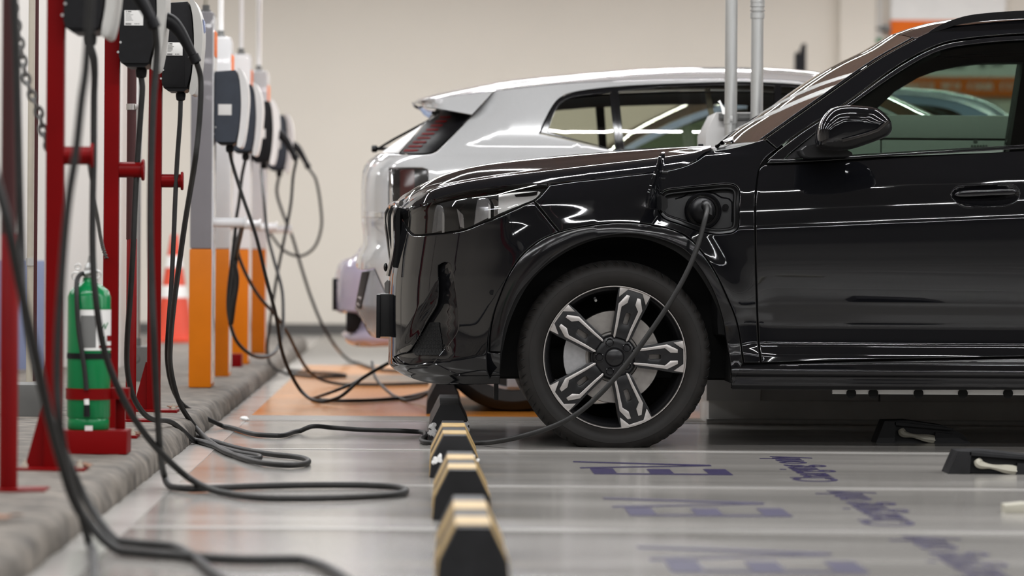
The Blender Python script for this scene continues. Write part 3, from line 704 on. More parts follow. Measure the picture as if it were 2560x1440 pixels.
# ---- bonnet, windscreen, roof: skins across the car
def mirror_row(half): return half + [(p[0], 2*BYC-p[1], p[2]) for p in half[-2::-1]]
HE = [(988, 536), (1003, 532), (1063, 506), (1132, 483), (1218, 468), (1300, 459), (1372, 455.5), (1440, 450), (1500, 444), (1560, 437), (1640, 428), (1700, 416), (1738, 400), (1762, 381), (1778, 374)]
HC = [(988, 526), (1010, 508), (1040, 490), (1083, 470), (1140, 456), (1200, 445.5), (1273, 435.5), (1340, 427.5), (1500, 409), (1648, 392), (1720, 381), (1762, 375.5), (1778, 373)]
HT = [(988, 511), (1000, 496), (1020, 481), (1040, 468), (1060, 457.5), (1100, 439), (1150, 424), (1200, 412.5), (1300, 398.5), (1400, 389), (1500, 381), (1600, 374), (1700, 368), (1778, 366)]
rows = []
for q in [988, 992, 997, 1003, 1010, 1020, 1030, 1042, 1056] + list(range(1070, 1760, 14)) + [1760, 1768, 1777]:
    xe, ze = BS.at(q, sinterp(HE, q)); we = bw(xe, ze); e = Vector((xe, BY0+we, ze))
    wc = min(0.8, we + 0.095); c = P(q, sinterp(HC, q), BY0+wc)
    wr = min(0.86, max(0.52, we + 0.30)); t = P(q, sinterp(HT, q), BY0+wr)
    half = [(e.x, e.y+0.004, e.z-0.018), (e.x, e.y+0.001, e.z-0.002)]
    for k in range(7):
        u = k/6; p = e.lerp(c, u); b = 0.010*math.sin(PI*u)*(1 if q > 1060 else 0.4); half.append((p.x, p.y - b*0.6, p.z + b))
    for k in range(1, 17):
        u = k/16; g = 1-(1-u)**1.55
        dome = 0.010*smooth01(0.35, 0.6, u)*(1-smooth01(0.6, 1.0, u))*smooth01(1150, 1500, q)
        half.append((c.x+(t.x-c.x)*u, c.y+(t.y-c.y)*u, c.z+(t.z-c.z)*g + dome*0.4))
    cen = P(q, sinterp(HT, q), BYC); cz = t.z + 0.004
    for k in range(1, 6):
        u = k/5; half.append((t.x+(cen.x-t.x)*u, t.y+(BYC-t.y)*u, t.z+(cz-t.z)*(1-(1-u)**2)))
    rows.append(mirror_row(half))
rows.insert(0, [(p[0]+0.01, p[1], p[2]-0.05) for p in rows[0]])
me = grid_mesh(rows, 'bonnet'); auto_smooth(me, 38); link('bonnet', me, PB, car)
def loft(name, U, S, m, n=26, k=20, pw=2.3, drop=0.0):
    def res(L):
        L = cr(L, 0, False, 12); d = [0]
        for a, b in zip(L, L[1:]): d.append(d[-1] + math.hypot(a[0]-b[0], a[1]-b[1]))
        out = []
        for i in range(n+1):
            t = d[-1]*i/n; out.append((interp(list(zip(d, [p[0] for p in L])), t), interp(list(zip(d, [p[1] for p in L])), t)))
        return out
    rows = []
    for (a, b), (c, d) in zip(res(U), res(S)):
        x, z = BS.at(a, b); u = Vector((x, BY0+bw(x, z), z)); s = P(c, d, BYC)
        half = [(u.x + (s.x-u.x)*(1-(1-t)**pw), u.y + (BYC-u.y)*t, u.z + (s.z-u.z)*(1-(1-t)**pw)) for t in [(i/k)**1.25 for i in range(k+1)]]
        rows.append(mirror_row(half))
    me = grid_mesh(rows, name); return link(name, me, m, car)
loft('windscreen', [(1906, 353), (1912, 347), (2053, 247.5), (2187, 154), (2286, 98)], [(1788, 366), (1828, 330), (1906, 280), (2013, 206), (2082, 164), (2158, 127), (2214, 93)], M_['glass_screen'])
loft('roof', [(2288, 97), (2337, 76.5), (2420, 62.5), (2560, 50.5), (2720, 46.5), (2950, 47.5), (3200, 58), (3450, 84), (3640, 116)], [(2216, 92), (2250, 79), (2310, 62), (2420, 48), (2560, 41), (2720, 38), (2950, 40), (3200, 52), (3450, 78), (3700, 116)], PB, n=34)
loft('tailgate_window', [(3645, 118), (3700, 190), (3780, 320)], [(3705, 118), (3780, 200), (3900, 330)], M_['glass_screen'], n=10)
# black screen border and cowl
panel('screen_border', BS, [(1906, 349, S_), (2053, 245), (2187, 151.5), (2286, 95, S_), (2282, 92, S_), (2180, 150), (2048, 242), (1898, 349, S_)], TB, car, gap=0, lip=0.001, off=0.003, res=0.02, depth=0.01, far=True)
rows = []
for k in range(13):
    u = k/12; w0 = 0.10 + (0.82)*u
    p = P(1795 - 25*(1-(1-u)**2) + (1-u)**3*112, 368 - 18*(1-u)**3, BY0+w0)
    rows.append([(p.x-0.10, p.y, p.z-0.075), (p.x-0.035, p.y, p.z-0.012), (p.x, p.y, p.z-0.004), (p.x+0.05, p.y, p.z+0.008), (p.x+0.09, p.y, p.z-0.04)])
full = rows + [[(p[0], 2*BYC-p[1], p[2]) for p in r] for r in rows[-2::-1]]
link('cowl', grid_mesh(full, 'cowl'), TS, car)
mb = MB(); pts = [P(*q) for q in ((1792, 366, 14.9), (1805, 357, 14.86), (1830, 347, 15.1), (1845, 344, 15.3))]; mb.tube(pts, 0.008, 8); mb.build('wiper', TB, car)
mb = MB(); mb.box(P(1745, 366, 15.2)-Vector((0.0, 0.02, 0)), P(1758, 360, 15.2)+Vector((0, 0.02, 0)), 0.004); mb.build('washer_nozzle', TS, car)
# roof rails
for sgn in (0, 1):
    mb = MB(); poly = [(2319, 83), (2340, 68), (2375, 52), (2420, 39), (2490, 31), (2560, 27), (2720, 23), (2950, 25), (3200, 38), (3400, 62), (3440, 80), (3200, 58), (2950, 46), (2720, 44), (2560, 47), (2450, 54), (2390, 63), (2350, 76)]
    pp = [P(a, b, BY0+0.30) for a, b, *_ in cr([(a, b) for a, b in poly], 12, True)]
    y0, y1 = (BY0+0.285, BY0+0.325) if not sgn else (2*BYC-BY0-0.325, 2*BYC-BY0-0.285)
    mb.prism([(p.x, p.z) for p in pp], y0, y1, bev=0.006); mb.build('roof_rail', TB, car)
# ---- headlight
def head(far):
    hp = panel('headlight', BS, HEAD, M_['lamp_dark'], car, off=0.055, gap=0.0, lip=0.001, depth=0.02, res=0.03, sgrid=None, far=False)
    panel('lens', BS, HEAD, M_['lens_clear'], hp, gap=0.0018, lip=0.002, depth=0.06, off=0.0015, res=0.02)
    panel('reflector', BS, [(1247, 487, S_), (1290, 481), (1338, 478, S_), (1352, 480), (1337, 497), (1312, 508), (1246, 535, S_)], M_['lamp_silver'], hp, gap=0, off=0.03, lip=0.001, depth=0.01)
    panel('marker_strip', BS, [(1286, 486, S_), (1345, 478, S_), (1342, 487), (1290, 492, S_)], TB, hp, gap=0, off=0.026, lip=0.001, depth=0.004)
    for (a, b, c, d) in ((1080, 583, 1112, 513), (1185, 562, 1228, 494)):
        panel('projector', BS, [(a, b, S_), (a+7, d+14), (a+13, d), (c-10, d), (c-2, d+12), (c-1, b-8 if a < 1100 else b-20, S_)], M_['lamp_clear'], hp, gap=0, off=0.022, lip=0.003, depth=0.03, res=0.012)
        panel('light_blade', BS, [(c-7, d+13, S_), (c-2, d+20), (c-1, b-2 if a < 1100 else b-17, S_), (c-7, b-1 if a < 1100 else b-15, S_)], M_['lamp_silver'], hp, gap=0, off=0.016, lip=0.001, depth=0.006, res=0.012)
    panel('projector_fin', BS, [(1142, 521, S_), (1158, 537, S_), (1161, 571, S_), (1150, 567, S_)], M_['lamp_clear'], hp, gap=0, off=0.03, lip=0.001, depth=0.006)
    panel('chrome_step', BS, [(1226, 497, S_), (1240, 497), (1246, 510), (1246, 536, S_), (1235, 541, S_), (1235, 512)], M_['chrome'], hp, gap=0, off=0.026, lip=0.002, depth=0.01, res=0.012)
head(False)
# ---- bumper slot, intake mesh, sensor
panel('bumper_slot', BS, SLOT, TB, bmp, gap=-0.004, off=0.03, lip=0.001, depth=0.01, res=0.02, wx=lambda x, z: -0.02*smooth01(0.03, 0.09, x)*smooth01(0.5, 0.62, z))
mk = [(1074, 806), (1097, 806), (1105, 855), (1106, 888), (1040, 889), (1030, 878)]
panel('intake_mesh', BS, [(a, b, S_) for a, b in mk], M_['void_black'], bmp, gap=0, off=0.026, lip=0.001, depth=0.004)
mb = MB(); pol = [BS.at(*q) for q in mk]
for r_ in range(9):
    for c_ in range(9):
        px, py = 1032 + c_*9 + (4.5 if r_ % 2 else 0), 812 + r_*9
        x, z = BS.at(px, py)
        if inpoly(x, z, pol):
            y = BY0 + bw(x, z) + 0.022
            mb.tube([(x+0.0055*math.cos(a), y, z+0.0065*math.sin(a)) for a in [k*PI/3 for k in range(6)]], 0.0012, 5, closed=True)
mb.build('mesh_cells', TS, bmp)
x, z = BS.at(1230, 731); mb = MB(); mb.lathe([(0.010, BY0+bw(x, z)-0.003), (0.010, BY0+bw(x, z)+0.01)], (x, 0, z), 'Y', 20); mb.build('parking_sensor', TB, bmp)
# lower lip crease of the bumper
mb = MB(); pts = []
for q in cr([(984, 893), (1002, 912), (1040, 914), (1082, 909), (1120, 925), (1150, 938), (1250, 940)], 8):
    x, z = BS.at(*q); pts.append((x, BY0+bw(x, z)+0.001, z))
mb.tube(pts, 0.0035, 6); mb.build('lip_edge', TB, bmp)
# ---- kidney grille: curved chrome bars seen edge on
grille = None
for m_ in (1, -1):
    gr = MB()
    L_ = [(1003, 507, 14.98), (992, 508, 15.06), (980, 511, 15.2), (974, 518, 15.33)]
    gr.tube([Vector((P(a, b, c).x, BYC - m_*(BYC-c), P(a, b, c).z)) for a, b, c in cr(L_, 0, False, 5)], 0.009, 8)
    L_ = [(1001, 509), (992, 516), (984, 537), (983, 564), (984, 616), (982, 638), (975, 668), (970, 690)]
    gr.tube([Vector((P(a, b, 15.05).x, BYC - m_*0.40, P(a, b, 15.05).z)) for a, b in cr(L_, 0, False, 6)], 0.008, 8)
    g_ = gr.build('kidney_grille', M_['chrome'], car); grille = grille or g_
SL = [[(973, 516), (963, 535), (962.5, 556), (967, 590), (974, 642), (977, 660)], [(979, 516), (970, 535), (969, 556), (974.5, 599), (978, 642), (979, 660)], [(984, 518), (976, 539), (975.5, 560), (979, 607), (980, 642), (980, 660)], [(988, 520), (981, 542), (980.5, 566), (983, 612), (982, 642), (981, 660)]]
for k, (pts, w_) in enumerate(zip(SL, (0.80, 0.72, 0.64, 0.58))):
    for m_ in (1, -1):
        mb = MB(); mb.tube([Vector((P(a, b, BY0+w_).x, BYC + m_*(BY0+w_-BYC), P(a, b, BY0+w_).z)) for a, b in cr(pts, 0, False, 6)], 0.0045, 6)
        mb.build('grille_bar', M_['chrome'], grille)
mb = MB(); prof = [P(a, b, 15.3) for a, b in ((976, 522), (972, 545), (974, 590), (980, 640), (982, 668), (1000, 668), (1000, 520))]
mb.prism([(p.x+0.002, p.z) for p in prof], 15.09, 15.81); mb.build('grille_backing', M_['void_black'], grille)
# number plate, camera, tow cover
mb = MB(); a, b = P(941, 737, 15.2), P(950, 845, 15.2); mb.box((a.x, 15.2, b.z), (b.x, 15.70, a.z), 0.003); pl = mb.build('number_plate', M_['black_plastic'], car)
mb = MB(); a, b = P(950, 735, 15.2), P(967, 842, 15.2); mb.box((a.x, 15.21, b.z), (b.x+0.02, 15.69, a.z), 0.004); mb.build('plate_holder', TS, pl)
mb = MB(); a = P(964, 668, 15.4); bm = bmesh.new(); bmesh.ops.create_uvsphere(bm, u_segments=12, v_segments=8, radius=0.012); bm.transform(Matrix.Translation(a) @ Matrix.Diagonal((0.7, 1, 1.4, 1))); mb.bm(bm); mb.build('front_camera', TB, car)
mb = MB(); mb.prism([(p.x, p.z) for p in (P(961, 708, 15.3), P(968, 700, 15.3), (P(974, 705, 15.3)), P(974, 742, 15.3), P(966, 742, 15.3), P(962, 728, 15.3))], 15.3, 15.6, bev=0.003); mb.build('grille_foot', M_['chrome'], car)
# ---- charging port
rec = panel('charging_recess', BS, RECESS, TS, car, gap=-0.003, off=0.042, lip=0.001, depth=0.005)
mb = MB(); loop = [BS.at(*q) for q in cr([(a, b) for a, b in RECESS], 8, True)]; loop = clean(loop)
vs = []; nL = len(loop)
if area2(loop) < 0: loop = loop[::-1]
for g_, o_ in ((0.0, 0.002), (0.002, -0.001), (0.006, 0.004), (0.013, 0.0135), (0.017, 0.0135), (0.021, 0.044)):
    L_ = offset(loop, g_)
    vs += [(x, BY0 + bw(x, z) + o_, z) for x, z in L_]
mb.add(vs, [(r_*nL+i, r_*nL+(i+1) % nL, (r_+1)*nL+(i+1) % nL, (r_+1)*nL+i) for r_ in range(5) for i in range(nL)])
mb.build('recess_rim', TS, rec, ang=60)
SOC = P(1759, 527, BY0); mb = MB(); yb = BY0 + bw(SOC.x, SOC.z)
mb.lathe([(0.067, yb+0.05), (0.067, yb+0.014), (0.064, yb+0.010), (0.058, yb+0.012), (0.057, yb+0.020), (0.053, yb+0.020), (0.052, yb+0.013), (0.048, yb+0.013), (0.046, yb+0.045)], (SOC.x, 0, SOC.z), 'Y', 48, cap=False); mb.build('charging_socket', TB, rec)
x, z = BS.at(1815, 518); mb = MB(); mb.lathe([(0.012, BY0+bw(x, z)+0.022), (0.012, BY0+bw(x, z)+0.05)], (x, 0, z), 'Y', 16); mb.lathe([(0.006, BY0+bw(x, z)+0.016), (0.006, BY0+bw(x, z)+0.03)], (x, 0, z), 'Y', 8); mb.build('latch', TB, rec)
mb = MB(); pts = [(1690, 497), (1712, 490), (1724, 482), (1760, 479), (1785, 482), (1806, 493), (1825, 497), (1832, 505), (1832, 555)]
mb.tube([Vector((BS.at(*q)[0], BY0 + bw(*BS.at(*q)) + 0.042, BS.at(*q)[1])) for q in cr(pts, 6)], 0.003, 6); mb.build('recess_bead', TB, rec)
# open flap: a plate standing out from the side
fl = [(1649, 524, 14.50), (1645, 470, 14.50), (1650, 420, 14.47), (1655, 381, 14.42), (1647, 388, 14.37), (1641, 410, 14.345), (1625, 455, 14.325), (1613, 498, 14.32), (1614, 520, 14.325), (1626, 523, 14.36), (1640, 526, 14.44)]
fp = [P(*q) for q in cr([(a, b, c) for a, b, c in fl], 0, True, 5)]; nF = len(fp)
mb = MB(); cen = sum(fp, Vector())/nF
ring = lambda dx, sc: [cen + (p-cen)*sc + Vector((dx, 0, 0)) for p in fp]
vs = ring(0, 0.94) + ring(0.002, 1.0) + ring(0.010, 1.0) + ring(0.013, 0.93)
fs = [(r_*nF+i, r_*nF+(i+1) % nF, (r_+1)*nF+(i+1) % nF, (r_+1)*nF+i) for r_ in range(3) for i in range(nF)]
vs += [cen, cen + Vector((0.013, 0, 0))]; fs += [(4*nF, (i+1) % nF, i) for i in range(nF)] + [(4*nF+1, 3*nF+i, 3*nF+(i+1) % nF) for i in range(nF)]
mb.add(vs, fs); flap = mb.build('charging_flap', PB, car)
mb = MB(); hp_ = [P(a, b, 14.49) for a, b in ((1650, 486), (1668, 497), (1669, 518), (1658, 531), (1643, 515), (1641, 502))]; mb.prism([(p.x, p.z) for p in hp_], 14.47, 14.545, bev=0.005); mb.build('hinge_arm', TS, flap)
mb = MB(); a = P(1655, 432, 14.42); mb.lathe([(0.006, a.x), (0.006, a.x+0.02), (0.004, a.x+0.022)], (0, a.y, a.z), 'X', 12); a = P(1655, 447, 14.42); mb.lathe([(0.005, a.x-0.004), (0.005, a.x+0.012)], (0, a.y, a.z), 'X', 12); mb.build('catch', TS, flap)
# ---- door handle
HX, HZ = BS.at(2464, 490)
hd = panel('handle_recess', BS, HR, TB, door, gap=-0.002, off=0.002, lip=0.001, depth=0.004, res=0.007, wx=lambda x, z: 0.024*max(0.0, 1-((x-HX)/0.125)**2-((z-HZ)/0.042)**2)**0.7)
mb = MB(); pts = []
for q in cr([(2385, 488), (2394, 479), (2420, 475), (2470, 473.5), (2530, 472), (2541, 480), (2535, 486), (2470, 489), (2400, 492)], 6, True):
    x, z = BS.at(*q); pts.append((x, z))
x, z = BS.at(2460, 482); yb = BY0 + bw(x, z)
mb.prism(pts, yb-0.016, yb+0.008, bev=0.006); mb.build('door_handle', PB, door)
# ---- door mirror
OUT = [(2040, 364), (2040, 332), (2049, 303), (2067, 279), (2085, 268), (2112, 263.5), (2148, 264.5), (2188, 270), (2204, 280), (2222, 298), (2227, 312), (2227, 327), (2215, 341), (2157, 364), (2112, 376), (2075, 376), (2048, 371)]
pts2 = cr(OUT, 0, True, 5); MY = 14.30
op = [P(a, b, MY) for a, b, *_ in pts2]; c0 = P(2128, 318, MY); nO = len(op)
lay = [(14.196, 0.25, 0), (14.198, 0.50, 0), (14.203, 0.72, 0), (14.213, 0.86, 0), (14.232, 0.95, 0), (14.26, 0.99, 0), (14.30, 1.0, 0), (14.34, 0.985, 0), (14.40, 0.93, 0.0), (14.43, 0.80, -0.02)]
lay = [(a, b, c) for a, b, c, *_ in cr(lay, 0, False, 4)]
mb = MB(); vs = []
for (yy_, sc, sh) in lay:
    for p in op: q = c0 + (p-c0)*sc; vs.append((q.x, yy_, q.z))
fs = [(r_*nO+i, r_*nO+(i+1) % nO, (r_+1)*nO+(i+1) % nO, (r_+1)*nO+i) for r_ in range(len(lay)-1) for i in range(nO)]
fs += [tuple(range(nO)), tuple(range((len(lay)-1)*nO, len(lay)*nO))]
split = [P(a, b, MY) for a, b in ((2030, 366), (2121, 347), (2166, 334), (2199, 321), (2240, 294))]
st = [(p.x, p.z) for p in split]
cap_f, low_f = [], []
for f in fs:
    cxf = sum(vs[i][0] for i in f)/len(f); czf = sum(vs[i][2] for i in f)/len(f)
    (cap_f if czf > interp(st, cxf) else low_f).append(f)
mb.add(vs, cap_f); cap = mb.build('mirror_cap', PB, car, ang=60)
mb = MB(); mb.add(vs, low_f); mb.build('mirror_housing', TS, cap, ang=60)
mb = MB(); ap = [P(a, b, 14.5) for a, b in ((1996, 377), (2008, 367), (2042, 361), (2100, 372), (2120, 384), (2122, 392), (2016, 396), (2004, 390))]
mb.prism([(p.x, p.z) for p in ap], 14.36, 14.60, bev=0.012); mb.build('mirror_arm', TS, cap)
mb = MB(); pts = [P(a, b, 14.165 + 0.01*abs(i-2)) for i, (a, b) in enumerate(((2107, 352), (2135, 345), (2165, 337), (2195, 326), (2222, 303)))]; mb.tube(pts, 0.006, 8); mb.build('indicator_strip', M_['lamp_dark'], cap)
# ---- underside, cabin
mb = MB(); mb.box((0.22, BY0+0.42, 0.235), (4.0, 2*BYC-BY0-0.42, 0.5), 0.02); mb.box((1.1, BY0+0.07, 0.232), (2.95, 2*BYC-BY0-0.07, 0.42), 0.02); mb.build('underbody', M_['void_black'], car)
mb = MB(); a = P(2080, 977, BY0+0.12); mb.box((a.x, BY0+0.10, P(2300, 986, BY0+0.12).z), (3.0, BY0+0.125, 0.30), 0.002)
for q in range(5):
    x = a.x + 0.07 + 0.16*q
mb.build('sill_flange', M_['sign_white'], car)
for u in (2128, 2183, 2296, 2407, 2520): 
    mb = MB(); x = P(u, 983, BY0+0.1).x; z = P(u, 983.5, BY0+0.1).z; mb.lathe([(0.018, BY0+0.095), (0.018, BY0+0.102)], (x, 0, z), 'Y', 16)
    mb.build('flange_hole', M_['void_black'], car)
mb = MB(); a = P(1238, 985, 14.9); mb.box((a.x-0.005, 14.9, P(1238, 1000, 14.9).z), (a.x+0.012, 14.93, 0.3), 0.003); mb.build('spoiler_stay', TS, car)
mb = MB(); mb.box((1.05, BY0+0.16, 0.40), (1.55, 2*BYC-BY0-0.16, 1.03), 0.05); mb.box((1.5, 14.75, 0.4), (1.66, 16.15, 0.98), 0.05); mb.build('dashboard', M_['cabin_black'], car)
def seat(y):
    mb = MB(); mb.box((1.95, y-0.24, 0.42), (2.5, y+0.24, 0.66), 0.06)
    mb.prism([(2.42, 0.55), (2.52, 0.62), (2.74, 1.18), (2.70, 1.24), (2.60, 1.22), (2.36, 0.66)], y-0.22, y+0.22, bev=0.04)
    mb.prism([(2.64, 1.22), (2.71, 1.21), (2.79, 1.38), (2.75, 1.42), (2.69, 1.41)], y-0.12, y+0.12, bev=0.03)
    mb.build('seat', M_['cabin_black'], car)
seat(BYC-0.38); seat(BYC+0.38)
mb = MB(); mb.box((3.15, BY0+0.2, 0.45), (3.5, 2*BYC-BY0-0.2, 1.15), 0.08); mb.build('rear_bench', M_['cabin_black'], car)
mb = MB()
for u in range(9):
    pass
rows = []
for (a, b) in [(2300, 104), (2353, 90), (2420, 76), (2560, 66), (2720, 62), (2950, 64), (3200, 76), (3450, 102), (3600, 130)]:
    x, z = BS.at(a, b); y = BY0 + bw(x, z); h = []
    for t in (0.0, 0.1, 0.3, 0.6, 1.0): h.append((x, y+0.03+(BYC-y-0.03)*t, z - 0.04 + 0.035*(1-(1-t)**2.3)))
    rows.append(mirror_row(h))
link('headliner', grid_mesh(rows, 'headliner'), M_['cabin_black'], car)
for far in (0, 1):
    mb = MB()
    for q in ((2712, 100), (2668, 360)): pass
    p0, p1 = P(2712, 95, BY0+0.2), P(2672, 365, BY0+0.08)
    y0, y1 = (BY0+0.06, BY0+0.26); 
    if far: y0, y1 = 2*BYC-y1, 2*BYC-y0
    mb.prism([(p0.x-0.015, p0.z), (p0.x+0.13, p0.z), (p1.x+0.15, p1.z), (p1.x+0.17, 0.5), (p1.x+0.0, 0.5), (p1.x-0.0, p1.z)], y0 + 0.02, y1, bev=0.015); mb.build('centre_pillar', M_['cabin_black'], car)
PT = [(2085, 360), (2120, 325), (2175, 285), (2230, 232), (2290, 196), (2340, 178), (2400, 166), (2450, 160), (2600, 158), (2600, 140), (2400, 140), (2300, 148), (2200, 178), (2100, 240), (2000, 310), (1960, 372)]
mb = MB(); mb.prism([(p.x, p.z) for p in (P(a, b, 16.18) for a, b in PT)], 16.10, 16.26, bev=0.02); mb.build('pillar_trim', M_['cabin_black'], car)
mb = MB(); mb.prism([(p.x, p.z) for p in (P(a, b, 14.8) for a, b in ((1990, 385), (2050, 335), (2140, 266), (2270, 176), (2352, 136), (2352, 118), (2262, 158), (2130, 248), (2040, 318), (1965, 385)))], 14.80, 14.86, bev=0.01); mb.build('pillar_trim', M_['cabin_black'], car)
# ---- wheels
def plate(mb, poly, holes, y0, y1, bev=0.0, M=None):
    if area2(poly) < 0: poly = poly[::-1]
    co = []; ed = []; loops = [poly] + holes
    for L in loops:
        n = len(co); co += L; ed += [(n+i, n+(i+1) % len(L)) for i in range(len(L))]
    r = delaunay_2d_cdt([Vector(c) for c in co], ed, [], 0, 1e-7); V, T = r[0], r[2]; n = len(V); fs = []
    for t in T:
        x = sum(V[i].x for i in t)/3; z = sum(V[i].y for i in t)/3
        if inpoly(x, z, poly) and not any(inpoly(x, z, h) for h in holes): fs.append(tuple(t))
    cnt = {}
    for f in fs:
        for k in range(3):
            e = (f[k], f[(k+1) % 3]); cnt[e] = 1
    vs = [(v.x, y0, v.y) for v in V] + [(v.x, y1, v.y) for v in V]
    out = list(fs) + [tuple(i+n for i in reversed(f)) for f in fs]
    for (a, b) in cnt:
        if (b, a) not in cnt: out.append((b, a, a+n, b+n))
    bm = bmesh.new(); bv = [bm.verts.new(v) for v in vs]
    for f in out: bm.faces.new([bv[i] for i in f])
    loose = [v for v in bm.verts if not v.link_faces]; bmesh.ops.delete(bm, geom=loose, context='VERTS')
    bmesh.ops.dissolve_limit(bm, angle_limit=0.01, verts=bm.verts[:], edges=bm.edges[:])
    bmesh.ops.recalc_face_normals(bm, faces=bm.faces[:])
    if bev:
        es = [e for e in bm.edges if all(abs(v.co.y-y0) < 1e-6 for v in e.verts)]
        bmesh.ops.bevel(bm, geom=es, offset=bev, segments=2, affect='EDGES', profile=0.6, clamp_overlap=True)
    bmesh.ops.triangulate(bm, faces=[f for f in bm.faces if len(f.verts) > 4])
    mb.bm(bm, 0, M)
K = 0.2604/496
def make_wheel(cx_, cz_, y_out, parent, side=1):
    """built at the near side; y grows into the car"""
    R = lambda a: Matrix.Translation((cx_, 0, cz_)) @ Matrix.Rotation(a, 4, 'Y')
    rad = 2*PI/360; N = 180
    prof = [(0.258, 0.030), (0.264, 0.019), (0.268, 0.0165), (0.276, 0.008), (0.288, 0.002), (0.300, 0.0), (0.312, 0.0005), (0.3125, 0.002), (0.322, 0.005), (0.333, 0.011), (0.3405, 0.019), (0.3455, 0.030), (0.349, 0.044), (0.3515, 0.062), (0.3528, 0.085), (0.3536, 0.1225)]
    prof = prof + [(r, 0.245-h) for r, h in prof[-2::-1]]
    vs = []; fs = []; n = len(prof)
    for i in range(N):
        a = 2*PI*i/N
        for j, (r, h) in enumerate(prof):
            rr = r
            if (i % 3 == 0) and (9 <= j <= 14 or n-15 <= j <= n-10): rr -= 0.0045 if 10 <= j <= 13 or n-14 <= j <= n-11 else 0.002
            x, z = rr*math.cos(a), rr*math.sin(a)
            z = max(z, -cz_ + 0.0005)
            bul = 0.006*smooth01(-0.22, -0.33, z)*(1 if h < 0.1 else -1 if h > 0.15 else 0)
            vs.append((cx_+x, y_out+h-bul, cz_+z))
    for i in range(N):
        k = (i+1) % N
        for j in range(n-1): fs.append((i*n+j, i*n+j+1, k*n+j+1, k*n+j))
    mb = MB(); mb.add(vs, fs)
    for i in range(76):                                              # shoulder sipes of the tread, moulded into the tyre
        a0 = 2*PI*(i+0.3)/76
        pts = []
        for j, (r, h) in enumerate(((0.3305, 0.0088), (0.3345, 0.0117), (0.3405, 0.0182), (0.3457, 0.0296), (0.3492, 0.0440))):
            a = a0 + 0.006*j*(1 if j < 3 else 1.6); x, z = r*math.cos(a), r*math.sin(a)
            pts.append((cx_+x, y_out+h+0.0004, cz_+max(z, -cz_+0.0015)))
        if pts[0][2] > 0.012: mb.tube(pts, [0.0007, 0.0013, 0.0017, 0.0017, 0.0012], 5, mi=1)
    ty = mb.build('tyre', [M_['tyre_rubber'], M_['void_black']], parent, ang=30)
    mb = MB(); yo = y_out
    mb.lathe([(0.262, yo+0.020), (0.2625, yo+0.030), (0.245, yo+0.05), (0.235, yo+0.10), (0.23, yo+0.2)], (cx_, 0, cz_), 'Y', 72, cap=False)
    mb.lathe([(0.0, yo+0.034), (0.028, yo+0.034), (0.0315, yo+0.037), (0.036, yo+0.042), (0.052, yo+0.043), (0.074, yo+0.043), (0.078, yo+0.046), (0.086, yo+0.06), (0.09, yo+0.09)], (cx_, 0, cz_), 'Y', 40, cap=False)
    half = [(138, -66), (180, -78), (300, -93), (405, -112), (488, -119), (496, -60)]
    body = [(x*K, y*K) for x, y in half] + [(x*K, -y*K) for x, y in reversed(half)]
    hole = [(x*K, y*K) for x, y in ((238, -12), (246, -17), (305, -17), (319, -12), (319, 12), (305, 17), (246, 17), (238, 12))]
    ang0 = math.radians(-0.9)
    # 'Y' rotation: +angle turns +X towards -Z; spokes follow the photo's clock positions
    for k in range(5):
        plate(mb, body, [hole], yo+0.030, yo+0.062, 0.004, R(ang0 + k*2*PI/5))
    rim = mb.build('rim', M_['alloy_dark'], ty)
    for k in range(5):
        mb = MB(); M = R(ang0 + k*2*PI/5)
        tip = [(408, -98), (486, -112), (493, -60), (496, 0), (493, 60), (486, 112), (408, 98), (476, 52), (476, -52)]
        plate(mb, [(x*K, y*K) for x, y in tip], [], yo+0.0255, yo+0.034, 0.001, M)
        bar = [(134, -39), (129, -46), (139, -54), (214, -63), (364, -86), (438, -50), (438, -27), (387, -28), (349, -60), (219, -45)]
        for s in (1, -1): plate(mb, [(x*K, s*y*K) for x, y in bar], [], yo+0.0255, yo+0.034, 0.001, M)
        mb.build('spoke_face', M_['machined'], ty)
    mb = MB(); mb.lathe([(0.2605, yo+0.0195), (0.2575, yo+0.0195), (0.255, yo+0.024), (0.2555, yo+0.032)], (cx_, 0, cz_), 'Y', 96, cap=False); mb.build('rim_edge', M_['machined'], ty)
    for k in range(5):
        a = math.radians(-36.8 + 72*k); lx, lz = cx_ + 0.0555*math.cos(a), cz_ - 0.0555*math.sin(a)
        mb = MB(); mb.lathe([(0.0165, yo+0.046), (0.0165, yo+0.037), (0.0145, yo+0.036), (0.0125, yo+0.038), (0.012, yo+0.06)], (lx, 0, lz), 'Y', 20, cap=False); mb.lathe([(0.0095, yo+0.052), (0.0095, yo+0.07)], (lx, 0, lz), 'Y', 6); mb.build('wheel_bolt', TB, ty)
    mb = MB(); mb.tube([(cx_-0.073, yo+0.05, cz_+0.214), (cx_-0.070, yo+0.028, cz_+0.206)], 0.005, 8); mb.build('valve', M_['steel'], ty)
    mb = MB(); mb.lathe([(0.092, yo+0.115), (0.094, yo+0.098), (0.168, yo+0.098), (0.170, yo+0.100), (0.170, yo+0.122), (0.095, yo+0.124)], (cx_, 0, cz_), 'Y', 64); mb.build('brake_disc', M_['disc_steel'], parent)
    mb = MB()
    pol = [(0.185*math.cos(a), 0.185*math.sin(a)) for a in [math.radians(150+6*q) for q in range(11)]] + [(0.105*math.cos(a), 0.105*math.sin(a)) for a in [math.radians(205-6*q) for q in range(10)]]
    mb.prism([(cx_+x, cz_+z) for x, z in pol], yo+0.078, yo+0.15, bev=0.01); mb.build('brake_caliper', M_['lamp_clear'], parent)
    mb = MB(); arc = [math.radians(-14 + 208*q/28) for q in range(29)]
